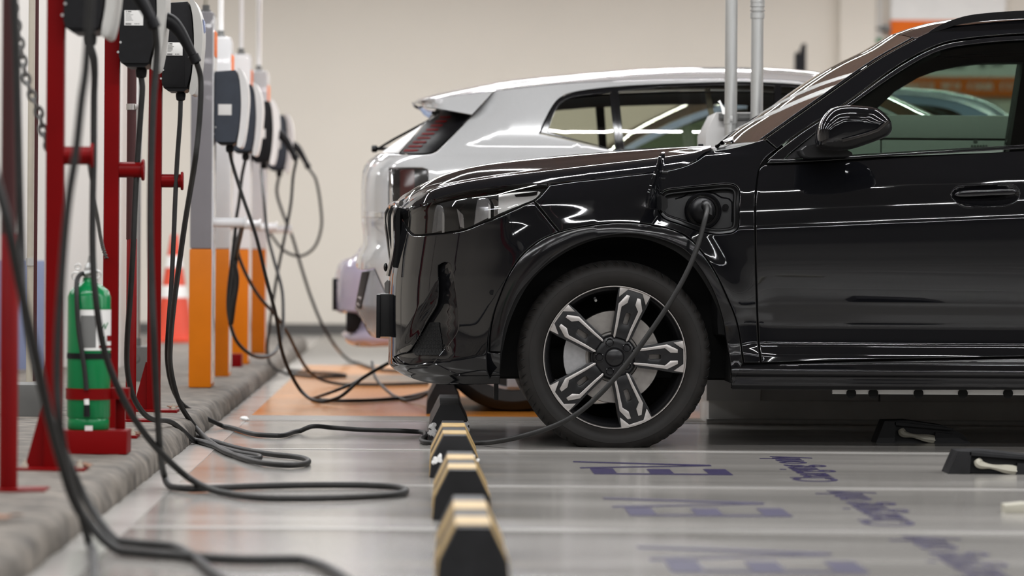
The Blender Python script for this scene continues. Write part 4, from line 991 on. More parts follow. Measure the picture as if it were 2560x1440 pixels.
    mb.add([(cx_+r*math.cos(a), y, cz_+r*math.sin(a)) for r, y in ((0.470, yo+0.03), (0.466, yo+0.06), (0.462, yo+0.36)) for a in arc], [(r_*29+i, r_*29+i+1, (r_+1)*29+i+1, (r_+1)*29+i) for r_ in range(2) for i in range(28)])
    mb.lathe([(0.0, yo+0.36), (0.47, yo+0.36)], (cx_, 0, cz_), 'Y', 40, cap=False); mb.v = [(a, b, max(c, 0.245)) for a, b, c in mb.v]; mb.build('arch_liner', M_['void_black'], parent)
    return ty
make_wheel(FCX, FCZ, BY0+0.012, car)
def turned_copy(names, dx):
    pass
base_parts = [o for o in car.children if o.name.split('.')[0] in ('tyre', 'brake_disc', 'brake_caliper', 'arch_liner')]
def dup_part(o, M, parent):
    c = o.copy(); COL.objects.link(c); c.parent = parent
    c.matrix_basis = M @ o.matrix_basis if parent is car else o.matrix_basis.copy()
    for ch in o.children: dup_part(ch, M, c)
    return c
cl = car.matrix_basis.inverted()
for o in base_parts:
    dup_part(o, Matrix.Translation((2.692, 0, 0)), car)
    T = cl @ Matrix.Translation((FCX, BYC, 0)) @ Matrix.Rotation(PI, 4, 'Z') @ Matrix.Translation((-FCX, -BYC, 0)) @ car.matrix_basis
    dup_part(o, T, car); dup_part(o, Matrix.Translation((2.692, 0, 0)) @ T, car)
# ================================================================== the white car behind
mat('paint_white', (0.56, 0.565, 0.57), 0.12, coat=0.8, var=0.015, scale=100)
mat('lamp_red', (0.13, 0.003, 0.004), 0.5, var=0.15, spec=0.05)
mat('valance_grey', (0.40, 0.42, 0.46), 0.25, 0.4, var=0.05)
mat('paint_lavender', (0.42, 0.38, 0.50), 0.16, coat=0.6, var=0.02)
mat('paint_blue', (0.26, 0.33, 0.48), 0.18, coat=0.6, var=0.03)
mat('lamp_brown', (0.055, 0.018, 0.016), 0.2, var=0.2)
glass('glass_clear', (0.70, 0.72, 0.64), 1.55)
WY0, WYC = 17.65, 18.58
_rear = [(930, 845), (905, 800), (888, 770), (890, 690), (888, 660), (892, 642), (905, 614), (907, 585), (903, 560), (902, 480), (905, 430), (916, 404), (934, 390), (947, 380), (1000, 344), (1050, 311), (1093, 283), (1098, 268), (1035, 259)]
WXR = sorted([(p.z, p.x) for p in (P(a, b, 18.45) for a, b in _rear[:-1])])
PROFW = [(0.20, 0.10), (0.30, 0.035), (0.40, 0.012), (0.55, 0.0), (0.80, 0.0), (0.98, 0.006), (1.04, 0.018), (1.09, 0.034), (1.115, 0.052), (1.15, 0.085), (1.20, 0.0995), (1.266, 0.1196), (1.30, 0.1308), (1.42, 0.174), (1.47, 0.193)]
def ww(x, z):
    a = sinterp(PROFW, z) + max(0, z-1.47)*1.3
    for c in (0.369, 3.12):
        d = math.hypot(x-c, z-0.33)
        if d < 0.7: a -= 0.02*math.exp(-((d-0.45)/0.09)**2)*smooth01(0.2, 0.4, z)
    s = x - interp(WXR, z); L = 0.45
    if s < L: a += 0.9*(1-(1-(1-max(0, s)/L)**3.0)**(1/3.0))
    s = 4.30 - max(0, z-0.8)*0.5 - x; L = 0.7
    if s < L: a += 0.88*(1-(1-(1-max(0, s)/L)**2.6)**(1/2.6))
    return min(a, 0.93)
WS_ = Surf(WY0, ww, WYC); PW = M_['paint_white']
wc = empty('white_car', (2.0, WYC, 0), 'white hatchback with tall tail lamps parked behind the black car', 'car')
wsg = lambda z: interp(WXR, z)
WU = [(1236, 226), (1300, 219), (1400, 209), (1500, 203), (1600, 199), (1700, 197), (1800, 195.5), (1900, 197), (2000, 203), (2060, 212), (2130, 233)]
LAMP = [(1093, 272, S_), (1179, 288, S_), (1092, 374), (1080, 381), (1060, 384.5), (998, 384, S_)]
LOWL = [(974, 421), (1056, 420), (1068, 424), (1070, 436), (1070, 560, S_), (972, 560, S_), (972, 424)]
WFR = [(1349, 333, S_), (1361, 304), (1382, 264), (1402, 243), (1428, 232), (1486, 222.5), (1569, 215), (1673, 210), (1809, 205.5), (1900, 206), (2000, 212), (2060, 222), (2160, 258), (2250, 303), (2330, 345, S_), (1900, 366), (1548, 379, S_), (1423, 350)]
wh_c = (1284, 833)
def archh(cx_, cy_, r): return [(cx_ + r*math.cos(a), cy_ - r*math.sin(a)) for a in [k*PI/12 for k in range(0, 13)]]
tail = wsg
side = [(1236, 226, S_)] + WU[1:-1] + [(2130, 233, S_), (2220, 274), (2350, 340, S_), (2600, 372), (2900, 425), (3040, 500), (3100, 600), (3110, 800), (3080, 880, S_), (3040, 890, S_)] + archh(2842, 833, 214) + [(2622, 885, S_), (1506, 880, S_)] + archh(wh_c[0], wh_c[1], 214) + [(1060, 850, S_), (1000, 800), (963, 730), (936, 671, S_), (905, 676), (889, 668), (892, 643), (905, 614), (907, 585), (903, 560), (902, 480), (905, 430), (916, 404), (934, 390), (950, 383, S_), (996, 385, S_), (1060, 386.5), (1081, 383), (1094, 376), (1181, 288, S_)]
panel('body_side', WS_, side, PW, wc, holes=[WFR, LOWL], sgrid=wsg, res=0.05, far=True)
panel('tail_lamp', WS_, LAMP, M_['black_plastic'], wc, sgrid=wsg, off=0.004, gap=0.001, far=True)
for k in range(9):
    u = k/8; xa = 1008 + 89*u; xb = 1044 + 82*u; y = 376 - 83*u
    panel('red_rib', WS_, [(xa, y+3, S_), (xb-2, y+2, S_), (xb+3, y-3, S_), (xa+4, y-3, S_)], M_['lamp_red'], wc, gap=0, off=0.0005, lip=0.001, depth=0.003)
panel('lower_tail_lamp', WS_, LOWL, M_['lamp_dark'], wc, gap=0.002, off=0.003, sgrid=wsg, far=True)
panel('lamp_red_field', WS_, [(1000, 424, S_), (1036, 423, S_), (1036, 555, S_), (1000, 555, S_)], M_['lamp_brown'], wc, gap=0, off=0.0015, lip=0.001, depth=0.004)
panel('chrome_edge', WS_, [(973, 427, S_), (980, 425, S_), (982, 555, S_), (974, 555, S_)], M_['chrome'], wc, gap=0, off=-0.001, lip=0.002, depth=0.006, res=0.012)
panel('chrome_strip', WS_, [(903, 529, S_), (968, 531, S_), (968, 545, S_), (904, 543, S_)], M_['chrome'], wc, gap=0, off=-0.003, lip=0.003, depth=0.006, res=0.012)
panel('tailgate_window', WS_, [(951, 382, S_), (1001, 347), (1051, 314), (1092, 287, S_), (1092, 274, S_), (995, 384, S_)], M_['shell_white'], wc, sgrid=wsg, off=0.01, gap=0.001, far=True)  # opaque pale colour paints the wall's reflection into this rear glass
panel('rear_valance', WS_, [(907, 678, S_), (936, 672, S_), (963, 731), (1000, 802), (1060, 852, S_), (960, 848), (925, 840), (903, 800), (886, 772, S_)], M_['valance_grey'], wc, sgrid=wsg, off=0.004, far=True)
panel('rear_reflector', WS_, [(904, 680, S_), (923, 678, S_), (902, 772, S_), (886, 772, S_)], M_['black_plastic'], wc, sgrid=wsg, off=-0.006, gap=0, depth=0.03)
WG1 = [(1372, 328, S_), (1383, 292), (1400, 262), (1425, 246), (1480, 238), (1525, 233, S_), (1537, 372, S_), (1423, 343)]
WG2 = [(1548, 229, S_), (1673, 219), (1809, 214.5), (1900, 215), (1935, 217, S_), (1930, 357, S_), (1562, 371, S_)]
WG3 = [(1955, 218, S_), (2000, 221), (2060, 232), (2150, 266), (2230, 305), (2290, 338, S_), (1950, 356, S_)]
panel('window_frame', WS_, WFR, TB, wc, holes=[WG1, WG2, WG3], res=0.03, off=-0.002, far=True)
for g_ in (WG1, WG2, WG3): panel('side_window', WS_, g_, M_['glass_clear'], wc, gap=-0.004, lip=0.001, depth=0.0025, off=0.010, res=0.06, far=True)
panel('pillar_trim', WS_, [(1523, 234, S_), (1537, 232, S_), (1552, 376, S_), (1540, 378, S_)], TB, wc, gap=0, off=-0.012, depth=0.02, far=True)
_bs = BS
def loft2(name, surf, U, S, m, par, n=26, k=14, pw=2.3):
    global BS, car, BY0, BYC, bw
    keep = (BS, car, BY0, BYC, bw)
    BS, car, BY0, BYC, bw = surf, par, surf.Y0, surf.Yc, surf.wf
    o = loft(name, U, S, m, n, k, pw)
    BS, car, BY0, BYC, bw = keep
    return o
loft2('roof', WS_, WU, [(1234, 209), (1300, 200), (1400, 190.5), (1500, 181.5), (1600, 174.5), (1700, 170.5), (1800, 169.5), (1900, 171.5), (2000, 178.5), (2060, 186), (2120, 200)], PW, wc, n=40)
loft2('windscreen', WS_, [(2134, 235), (2220, 274), (2350, 340)], [(2126, 202), (2210, 236), (2320, 288), (2400, 330)], M_['glass_clear'], wc, n=12)
loft2('bonnet', WS_, [(2352, 341), (2600, 373), (2900, 426), (3040, 501)], [(2380, 322), (2600, 345), (2900, 400), (3100, 480)], PW, wc, n=12)
# spoiler: a lip standing out over the rear window
_sp = sorted([(p.z, p.x) for p in (P(a, b, 18.4) for a, b in ((1052, 270), (1034, 261), (1030, 257), (1036, 253), (1060, 246), (1120, 233), (1236, 212)))])
def spw(x, z):
    a = sinterp(PROFW, z) + max(0, z-1.47)*1.3; s = x - interp(_sp, z); L = 0.14
    if s < L: a += 0.75*(1-(1-(1-max(0, s)/L)**3.2)**(1/3.2))
    return min(a, 0.93)
SPS = Surf(WY0, spw, WYC)
panel('spoiler_side', SPS, [(1032, 257, S_), (1060, 250), (1120, 241), (1236, 226.5, S_), (1180, 287, S_), (1100, 273), (1046, 265)], PW, wc, sgrid=lambda z: interp(_sp, z), res=0.02, gap=0.0012, depth=0.03, far=True)
def lip(name, U, Sx):
    rows = []
    for (a, b), (c, d) in zip(cr(U, 0, False, 5), cr(Sx, 0, False, 5)):
        x, z = SPS.at(a, b); y = WY0 + spw(x, z); e = P(c, d, WYC); h = [(x + (e.x-x)*(1-(1-t)**2.2), y + (WYC-y)*t, z + (e.z-z)*(1-(1-t)**2.2)) for t in [i/12 for i in range(13)]]
        rows.append(h + [(p[0], 2*WYC-p[1], p[2]) for p in h[-2::-1]])
    link(name, grid_mesh(rows, name), PW, wc)
lip('spoiler', [(1034, 258), (1060, 250), (1120, 241), (1236, 226)], [(1029, 257), (1056, 246.5), (1120, 231.5), (1234, 209.5)])
lip('spoiler_underside', [(1034, 259), (1048, 266), (1100, 274), (1120, 278)], [(1029, 258), (1046, 264), (1096, 272), (1120, 276)])
mb = MB(); a = P(1090, 280, WYC-0.3); mb.box((a.x-0.02, WYC-0.3, a.z-0.012), (a.x+0.06, WYC+0.3, a.z+0.004), 0.004); mb.build('brake_light', TB, wc)
mb = MB(); a = P(945, 372, WYC-0.05); mb.lathe([(0.012, a.x-0.03), (0.017, a.x-0.025), (0.017, a.x-0.008), (0.008, a.x), (0.008, a.x+0.05)], (0, a.y, a.z), 'X', 14); b = P(1075, 300, WYC-0.3); mb.tube([a, P(985, 348, WYC-0.1), b], 0.006, 6); mb.build('rear_wiper', TB, wc)
mb = MB(); mb.box((0.0, WY0+0.3, 0.25), (3.9, 2*WYC-WY0-0.3, 0.6), 0.03); mb.build('underbody', M_['void_black'], wc)
mb = MB(); mb.box((-0.18, WY0+0.35, 0.45), (0.2, 2*WYC-WY0-0.35, 1.05), 0.03); mb.build('tail_core', M_['void_black'], wc)
mb = MB(); mb.box((2.45, WY0+0.2, 0.5), (3.2, 2*WYC-WY0-0.2, 1.12), 0.05); mb.build('dashboard', M_['cabin_black'], wc)
rows = []
for (a, b) in [(1240, 246), (1300, 240), (1400, 232), (1500, 224), (1600, 219), (1700, 216), (1800, 215), (1900, 216), (2000, 222), (2100, 240)]:
    x, z = WS_.at(a, b); y = WY0 + ww(x, z); h = [(x, y+0.03+(WYC-y-0.03)*t, z - 0.03 + 0.03*(1-(1-t)**2.3)) for t in (0.0, 0.1, 0.3, 0.6, 1.0)]
    rows.append(h + [(p[0], 2*WYC-p[1], p[2]) for p in h[-2::-1]])
link('headliner', grid_mesh(rows, 'headliner'), M_['cabin_black'], wc)
mb = MB(); mb.tube([P(1768, 220, WY0+0.35), P(1775, 268, WY0+0.33), P(1790, 340, WY0+0.3)], 0.014, 6); mb.build('seat_belt', M_['conduit_beige'], wc)
def simple_wheel(par, x, z, r, y, d=1):
    mb = MB(); f = lambda v: y + d*v
    mb.lathe([(r*0.70, f(0.03)), (r*0.73, f(0.012)), (r*0.86, f(0.0)), (r*0.96, f(0.02)), (r, f(0.06)), (r, f(0.17)), (r*0.96, f(0.22)), (r*0.7, f(0.22))], (x, 0, z), 'Y', 56); ty = mb.build('tyre', M_['tyre_rubber'], par)
    mb = MB(); mb.lathe([(r*0.715, f(0.02)), (r*0.68, f(0.018)), (r*0.66, f(0.05)), (r*0.15, f(0.045)), (0.0, f(0.03))], (x, 0, z), 'Y', 40, cap=False)
    for k in range(5):
        Mx = Matrix.Translation((x, 0, z)) @ Matrix.Rotation(k*2*PI/5+0.3, 4, 'Y')
        mb.box((r*0.1, f(0.02) - 0.012, -0.028), (r*0.68, f(0.02)+0.012, 0.028), 0.006, M=Mx)
    mb.build('rim', M_['valance_grey'], ty)
    mb = MB(); mb.lathe([(r*1.2, f(0.03)), (r*1.2, f(0.26)), (0.0, f(0.26))], (x, 0, z), 'Y', 40, cap=False)
    vs = [(a, b, max(c, 0.16)) for a, b, c in mb.v]; mb.v = vs
    mb.build('arch_liner', M_['void_black'], par)
for (x, y, d) in ((0.369, WY0+0.02, 1), (0.369, 2*WYC-WY0-0.02, -1), (3.12, WY0+0.02, 1), (3.12, 2*WYC-WY0-0.02, -1)): simple_wheel(wc, x, 0.345, 0.345, y, d)
# ================================================================== the lavender car beyond it, nose to the kerb
LY0, LYC = 21.40, 22.28
_n = [(930, 870), (870, 862), (850, 845), (852, 832), (880, 812), (884, 790), (839, 776), (837, 700), (843, 665), (856, 648), (880, 640), (905, 620), (930, 585), (990, 520), (1100, 455), (1300, 410)]
LXF = sorted([(p.z, p.x) for p in (P(a, b, 22.1) for a, b in _n)])
PROFL = [(0.15, 0.12), (0.22, 0.04), (0.4, 0.01), (0.8, 0.0), (1.0, 0.02), (1.08, 0.05), (1.3, 0.14), (1.5, 0.26), (1.6, 0.4)]
def lw(x, z):
    a = sinterp(PROFL, z)
    s = x - interp(LXF, z); L = 0.6
    if s < L: a += 0.84*(1-(1-(1-max(0, s)/L)**2.6)**(1/2.6))
    s = 3.9 - max(0, z-1.0)*0.6 - x
    if s < 0.5: a += 0.8*(1-(1-(1-max(0, s)/0.5)**2.6)**(1/2.6))
    return min(a, 0.87)
LS = Surf(LY0, lw, LYC); lsg = lambda z: interp(LXF, z)
lc = empty('lavender_car', (1.7, LYC, 0), 'pale blue and lavender car nosed up to the kerb beyond the white car', 'car')
PL_, PBl = M_['paint_lavender'], M_['paint_blue']
panel('front_bumper', LS, [(852, 833, S_), (884, 812), (885, 790), (839, 776), (837, 700), (843, 666), (856, 649), (880, 641), (930, 586, S_), (1150, 600, S_), (1150, 850, S_), (930, 868), (872, 860)], PL_, lc, sgrid=lsg, res=0.05, far=True)
LWIN = [(1585, 372, S_), (1700, 318), (1790, 284), (1900, 268), (2100, 258), (2300, 262), (2400, 285), (2430, 340), (2400, 372, S_)]
panel('body_side', LS, [(932, 586, S_), (990, 521), (1100, 470), (1300, 425), (1520, 392, S_), (1620, 335), (1700, 297), (1790, 266), (1900, 248), (2100, 235), (2300, 240), (2440, 270), (2560, 360), (2680, 520), (2690, 760), (2640, 845, S_), (2600, 850, S_)] + archh(2420, 800, 190) + [(2225, 850, S_), (1520, 850, S_)] + archh(1330, 800, 190) + [(1138, 845, S_), (1152, 600, S_)], PBl, lc, holes=[LWIN], res=0.06, far=True)
panel('side_window', LS, LWIN, M_['glass_green'], lc, gap=-0.003, lip=0.001, off=0.008, depth=0.003, res=0.08, far=True)
loft2('bonnet', LS, [(934, 585), (990, 520), (1100, 469), (1300, 424), (1520, 391)], [(905, 612), (980, 505), (1100, 446), (1300, 402), (1500, 378)], PL_, lc, n=16)
loft2('windscreen', LS, [(1522, 390), (1620, 334), (1700, 296), (1788, 266)], [(1480, 384), (1570, 322), (1660, 278), (1740, 244)], M_['glass_clear'], lc, n=10)
loft2('roof', LS, [(1790, 265), (1900, 247), (2100, 234), (2300, 239), (2440, 269), (2560, 358)], [(1742, 243), (1880, 222), (2100, 214), (2300, 222), (2460, 252), (2590, 350)], PBl, lc, n=20)
mb = MB(); a, b = P(836, 696, LYC-0.26), P(848, 776, LYC-0.26); mb.box((a.x-0.01, LYC-0.26, b.z), (b.x, LYC+0.26, a.z), 0.004); mb.build('number_plate', M_['black_plastic'], lc)
mb = MB(); a, b = P(866, 780, LYC-0.4), P(890, 830, LYC-0.4); mb.box((a.x, LYC-0.5, b.z), (b.x+0.05, LYC+0.5, a.z), 0.01); mb.build('lower_grille', M_['black_plastic'], lc)
mb = MB(); mb.box((0.0, LY0+0.3, 0.3), (3.4, 2*LYC-LY0-0.3, 0.75), 0.03); mb.build('underbody', M_['void_black'], lc)
for x in (0.545, 2.87):
    for (y, d) in ((LY0+0.02, 1), (2*LYC-LY0-0.02, -1)): simple_wheel(lc, x, 0.335, 0.335, y, d)
# ================================================================== wall chargers on their stands
PX = -1.035                                                     # plane of the post faces that carry the chargers
def charger(Y, zb, dark, shell, lab, group, sc=1.0, xf=PX, plug=False, led=False):
    t = empty('wall_charger', (xf, Y, zb), lab, 'charger', group)
    q = lambda L: [(xf + x*sc, zb + z*sc) for x, z in L]
    w = 0.11*sc
    mb = MB(); mb.prism(q([(0.006, 0.07), (0.006, 0.325), (0.10, 0.332), (0.118, 0.285), (0.126, 0.17), (0.117, 0.06), (0.103, 0.002), (0.095, 0.0), (0.012, 0.0), (0.004, 0.022)]), Y-w, Y+w, bev=0.012*sc); mb.build('body', dark, t, ang=40)
    sh = [(0.109, 0.342), (0.120, 0.340), (0.134, 0.322), (0.152, 0.275), (0.160, 0.205), (0.155, 0.12), (0.145, 0.034), (0.133, -0.018), (0.122, -0.026), (0.110, -0.018), (0.121, 0.06), (0.128, 0.17), (0.121, 0.28)]
    shp = [(a, b) for a, b in cr(sh, 0, True, 3)]
    mb = MB(); mb.prism(q(shp), Y-w-0.006, Y+w+0.006, bev=0.010*sc); mb.build('front_shell', shell, t, ang=40)
    mb = MB(); mb.prism(q([(0.016, -0.002), (0.020, 0.03), (0.100, 0.03), (0.104, -0.002), (0.090, -0.012), (0.030, -0.012)]), Y-w*0.9, Y+w*0.9, bev=0.006); mb.build('bottom_cover', M_['black_plastic'], t)
    mb = MB(); gx = xf + 0.073*sc
    mb.lathe([(0.011, zb-0.046), (0.017, zb-0.042), (0.019, zb-0.028), (0.019, zb-0.018), (0.015, zb-0.016), (0.015, zb-0.010), (0.018, zb-0.008), (0.018, zb-0.001)], (gx, Y-0.03, 0), n=10); mb.build('cable_gland', M_['black_plastic'], t)
    for (bx, bz) in ((0.008, 0.068), (0.0, 0.036)):
        mb = MB(); mb.lathe([(0.0042, Y-w-0.003), (0.0042, Y-w+0.004)], (xf + (bx+0.002)*sc, 0, zb + bz*sc), 'Y', 8); mb.build('bolt', M_['steel'], t)
    # rating label with its small print
    lx, lz = xf + 0.022*sc, zb + 0.124*sc
    lw_, lh = (0.062*sc, 0.050*sc)
    mb = MB(); mb.box((lx, Y-w-0.0012, lz), (lx+lw_, Y-w+0.001, lz+lh), 0.0004); lb = mb.build('rating_label', M_['label_white'], t)
    if Y < 17:
        mb = MB(); yb = Y-w-0.0018
        mb.add([(lx+0.004, yb, lz+lh-0.006), (lx+0.009, yb, lz+lh-0.006), (lx+0.0065, yb, lz+lh-0.002), (lx+0.004, yb+0.001, lz+lh-0.006), (lx+0.009, yb+0.001, lz+lh-0.006), (lx+0.0065, yb+0.001, lz+lh-0.002)], [(0,1,2), (5,4,3), (0,3,4,1), (1,4,5,2), (2,5,3,0)])
        mb.box((lx+0.011, yb, lz+lh-0.006), (lx+0.023, yb+0.001, lz+lh-0.003))
        for r_ in range(6): mb.box((lx+0.004, yb, lz+lh-0.011-0.0045*r_), (lx+0.018+0.012*random.random(), yb+0.001, lz+lh-0.0100-0.0045*r_))
        for c_ in range(9): mb.box((lx+0.004+0.0022*c_, yb, lz+0.002), (lx+0.0052+0.0022*c_, yb+0.001, lz+0.008))
        for c_ in range(3): mb.box((lx+0.034+0.006*c_, yb, lz+0.004), (lx+0.037+0.006*c_, yb+0.001, lz+0.007))
        mb.build('print', M_['ink'], lb)
    if led:
        mb = MB(); mb.prism(q([(0.156, 0.27), (0.161, 0.262), (0.165, 0.225), (0.160, 0.215)]), Y-0.03, Y+0.03, bev=0.002); mb.build('status_window', M_['blue_board'], t)
    return t
def handle(t, xf, Y, zb, sc=1.0, dy=-0.02):
    """a connector hung in the front of a charger: bent grip tapering to the cable"""
    L = [(0.150, 0.150), (0.172, 0.140), (0.195, 0.115), (0.222, 0.070), (0.248, 0.022), (0.256, 0.006)]
    pts = cr([(xf + x*sc, Y+dy, zb + z*sc) for x, z in L], 0, False, 5); n = len(pts)
    mb = MB(); mb.tube(pts, [0.026*sc*(1-0.42*smooth01(0.1, 0.85, i/(n-1))) for i in range(n)], 14)
    p, q_ = Vector(pts[-3]), Vector(pts[-1]); d = (q_-p).normalized()
    mb.tube([q_ - d*0.03, q_ - d*0.028, q_ - d*0.002, q_], [0.016*sc, 0.0195*sc, 0.0185*sc, 0.014*sc], 14)
    return mb, q_
def stand(Y, lab, gus=True, top=3.9):
    t = empty('charger_stand', (PX-0.025, Y, KZ), lab, 'charger stand', 'red charger stands on the kerb')
    mb = MB(); mb.box((PX-0.05, Y-0.025, KZ), (PX, Y+0.025, top), 0.004); mb.build('post', M_['red_paint'], t)
    mb = MB(); mb.box((PX-0.12, Y-0.08, KZ-0.004), (PX+0.07, Y+0.08, KZ+0.008), 0.002); mb.build('base_plate', M_['red_paint'], t)
    for bx in (PX-0.10, PX+0.055):
        mb = MB(); mb.lathe([(0.009, KZ+0.008), (0.009, KZ+0.018), (0.005, KZ+0.019), (0.005, KZ+0.03)], (bx, Y-0.055, 0), n=6); mb.build('anchor_bolt', M_['conduit_beige'], t)
    mb = MB(); mb.prism([(PX-0.105, KZ+0.008), (PX-0.05, KZ+0.008), (PX-0.05, KZ+0.19), (PX-0.056, KZ+0.19)], Y-0.004, Y+0.004); mb.build('gusset', M_['red_paint'], t)
    mb = MB(); pz = 0.974
    mb.lathe([(0.026, PX), (0.026, PX+0.075)], (0, Y, pz), 'X', 24); mb.lathe([(0.034, PX+0.074), (0.036, PX+0.076), (0.036, PX+0.082), (0.034, PX+0.084)], (0, Y, pz), 'X', 24); mb.build('cable_peg', M_['red_paint'], t)
    return t
SY = [9.2, 11.3, 13.3, 15.4]
stand(SY[1], 'red charger stand whose foot gusset stands beside the green extinguisher')
stand(SY[2], 'middle red charger stand, directly behind the green extinguisher')
stand(SY[3], 'red charger stand nearest the grey and orange columns')
NEAR = 'dark chargers with pale front shells on the red stands'
cA = charger(SY[1], 1.328, M_['black_plastic'], M_['shell_grey'], 'black charger on the red stand whose gusset is beside the extinguisher', NEAR)
cB = charger(SY[2], 1.324, M_['black_plastic'], M_['shell_grey'], 'black charger with a white rating label on the middle red stand', NEAR)
cC = charger(SY[3], 1.327, M_['black_plastic'], M_['shell_grey'], 'black charger with an empty plug holder, on the red stand nearest the columns', NEAR, led=True)
# ---- red pipes with a thicker sleeve, behind the posts
for (Y, xr, r, r2, zt, lab) in ((10.3, -1.077, 0.020, 0.024, 3.9, 'red guard pipe nearest the blue board, thicker and brighter below'), (14.5, -1.077, 0.017, 0.019, 3.9, 'dark red guard pipe with a pale clamp, behind the middle stand')):
    x = xr - r2*0.2
    t = empty('guard_pipe', (x, Y, KZ), lab, 'pipe', 'red guard pipes between the stands')
    mb = MB(); mb.tube([(x-0.004, Y, 0.745), (x-0.004, Y, zt)], r, 18); mb.build('upper_pipe', M_['dark_red'], t)  # darker red than the sleeve: shade painted into the upper part
    mb = MB(); mb.lathe([(r2, KZ), (r2, 0.745), (r2-0.004, 0.75)], (x, Y, 0), n=24); mb.build('sleeve', M_['red_paint'], t)
    mb = MB(); mb.box((x-0.08, Y-0.07, KZ-0.004), (x+0.10, Y+0.07, KZ+0.008), 0.002); mb.build('base_plate', M_['red_paint'], t)
    if Y > 12:
        mb = MB(); z = P(320, 267, Y).z; mb.lathe([(r+0.003, z-0.011), (r+0.003, z+0.011)], (x-0.004, Y, 0), n=20); mb.box((x+0.01, Y-0.022, z-0.009), (x+0.026, Y-0.01, z+0.009), 0.002); mb.build('clamp', M_['machined'], t)
# ---- fire extinguisher on its red box
YE = 12.25
bx0, bx1 = P(146, 1100, YE-0.08).x, P(317, 1100, YE-0.08).x; zb1 = P(230, 1077, YE-0.08).z
t = empty('extinguisher_box', ((bx0+bx1)/2, YE, KZ), 'low red steel box on the kerb carrying the green extinguisher', 'box')
mb = MB(); mb.box((bx0, YE-0.085, KZ), (bx1, YE+0.10, zb1), 0.003); mb.build('box', M_['red_paint'], t)
mb = MB(); c = P(232, 984, YE); ex = P(222, 900, YE).x; er = (278-170)/2*YE/F
mb.lathe([(er+0.002, c.z-0.017), (er+0.004, c.z-0.017), (er+0.004, c.z+0.017), (er+0.002, c.z+0.017)], (ex, YE, 0), n=40, cap=False); mb.box((ex+er, YE-0.005, c.z-0.017), (PX+0.115, YE+0.07, c.z+0.017), 0.002); mb.build('strap', tuple([M_['red_paint']]), t)
mb = MB(); mb.box((PX+0.07, YE+0.065, zb1-0.005), (PX+0.10, YE+0.085, c.z+0.017), 0.002); mb.build('strap_bracket', M_['red_paint'], t)
zz = lambda py: P(222, py, YE).z
t = empty('fire_extinguisher', (ex, YE, zb1), 'bright green fire extinguisher with a black hose, standing in the red box', 'fire extinguisher')
mb = MB(); mb.lathe([(er-0.006, zb1), (er-0.002, zb1+0.004), (er-0.002, zz(1050)), (er-0.004, zz(1046)), (er, zz(1040)), (er, zz(742)), (er-0.008, zz(726)), (er-0.028, zz(712)), (0.024, zz(706)), (0.02, zz(700)), (0.02, zz(694))], (ex, YE, 0), n=48); mb.build('cylinder', M_['extinguisher_green'], t, ang=50)
def wrap(px0, px1, py0, py1, rr):
    vs = []; n = 16
    for z in (zz(py1), zz(py0)):
        for i in range(n+1):
            px = px0 + (px1-px0)*i/n; dx = max(-0.999*er, min(0.999*er, P(px, 900, YE).x - ex)); a = math.asin(dx/er)
            vs.append((ex + rr*math.sin(a), YE - rr*math.cos(a), z))
    return vs, [(i, i+1, n+2+i, n+1+i) for i in range(n)]
def lab_part(name, boxes, m, par, rr, th=0.0008):
    mb = MB()
    for b in boxes:
        vs, fs = wrap(*b, rr); v2, f2 = wrap(*b, rr-th); mb.add(vs, fs); mb.add(v2, [f[::-1] for f in f2])
        n = 17
        mb.add(vs+v2, [(0, n, 3*n, 2*n), (n-1, 3*n-1, 4*n-1, 2*n-1)] + [(i, 2*n+i, 2*n+i+1, i+1) for i in range(n-1)] + [(n+i, n+i+1, 3*n+i+1, 3*n+i) for i in range(n-1)])
    return mb.build(name, m, par)
lb = lab_part('label', [(204, 277, 773, 875)], M_['label_white'], t, er+0.0012)
lab_part('label_panel', [(206, 243, 788, 868)], M_['plinth_grey'], lb, er+0.0020)
lab_part('label_red_bar', [(250, 276, 863, 869), (268, 276, 838, 852)], M_['red_paint'], lb, er+0.0020)
lab_part('label_green_bar', [(204, 277, 770, 773), (204, 277, 875, 877), (257, 264, 840, 852)], M_['extinguisher_green'], lb, er+0.0020)
mb = MB()
def onc(px, py, rr=er+0.0025):
    dx = max(-0.99*er, min(0.99*er, P(px, py, YE).x - ex)); return Vector((ex+dx*rr/er, YE - math.sqrt(max(1e-6, rr*rr-(dx*rr/er)**2)), zz(py)))
mb.tube([onc(*q) for q in ((254, 811), (258, 822), (263, 808), (264, 822), (270, 806))], 0.0016, 6); tag(mb.build('label_mark', M_['extinguisher_green'], lb), 'green handwritten-looking W mark')
lab_part('date_sticker', [(218, 237, 1062, 1074)], M_['label_white'], t, er+0.0012)
lab_part('small_mark', [(213, 221, 932, 936)], M_['label_white'], t, er+0.0012)
lab_part('band', [(171, 277, 882, 896)], M_['black_plastic'], t, er+0.003, 0.002)
mb = MB(); mb.tube(cr([P(a, b, YE-d) for a, b, d in ((222, 690, 0.0), (205, 684, 0.02), (193, 700, 0.05), (192, 745, 0.07), (196, 820, 0.075), (205, 880, 0.078), (212, 930, 0.078), (216, 975, 0.078))], 0, False, 6), 0.0075, 10); mb.build('hose', M_['cable_black'], t)
mb = MB(); mb.tube([P(216, 998, YE-0.078), P(217, 1012, YE-0.078)], 0.008, 10); mb.build('nozzle_collar', M_['label_white'], t)
mb = MB(); mb.tube([P(217, 1012, YE-0.078), P(217, 1042, YE-0.078)], [0.009, 0.0105], 10); mb.build('nozzle', M_['black_plastic'], t)
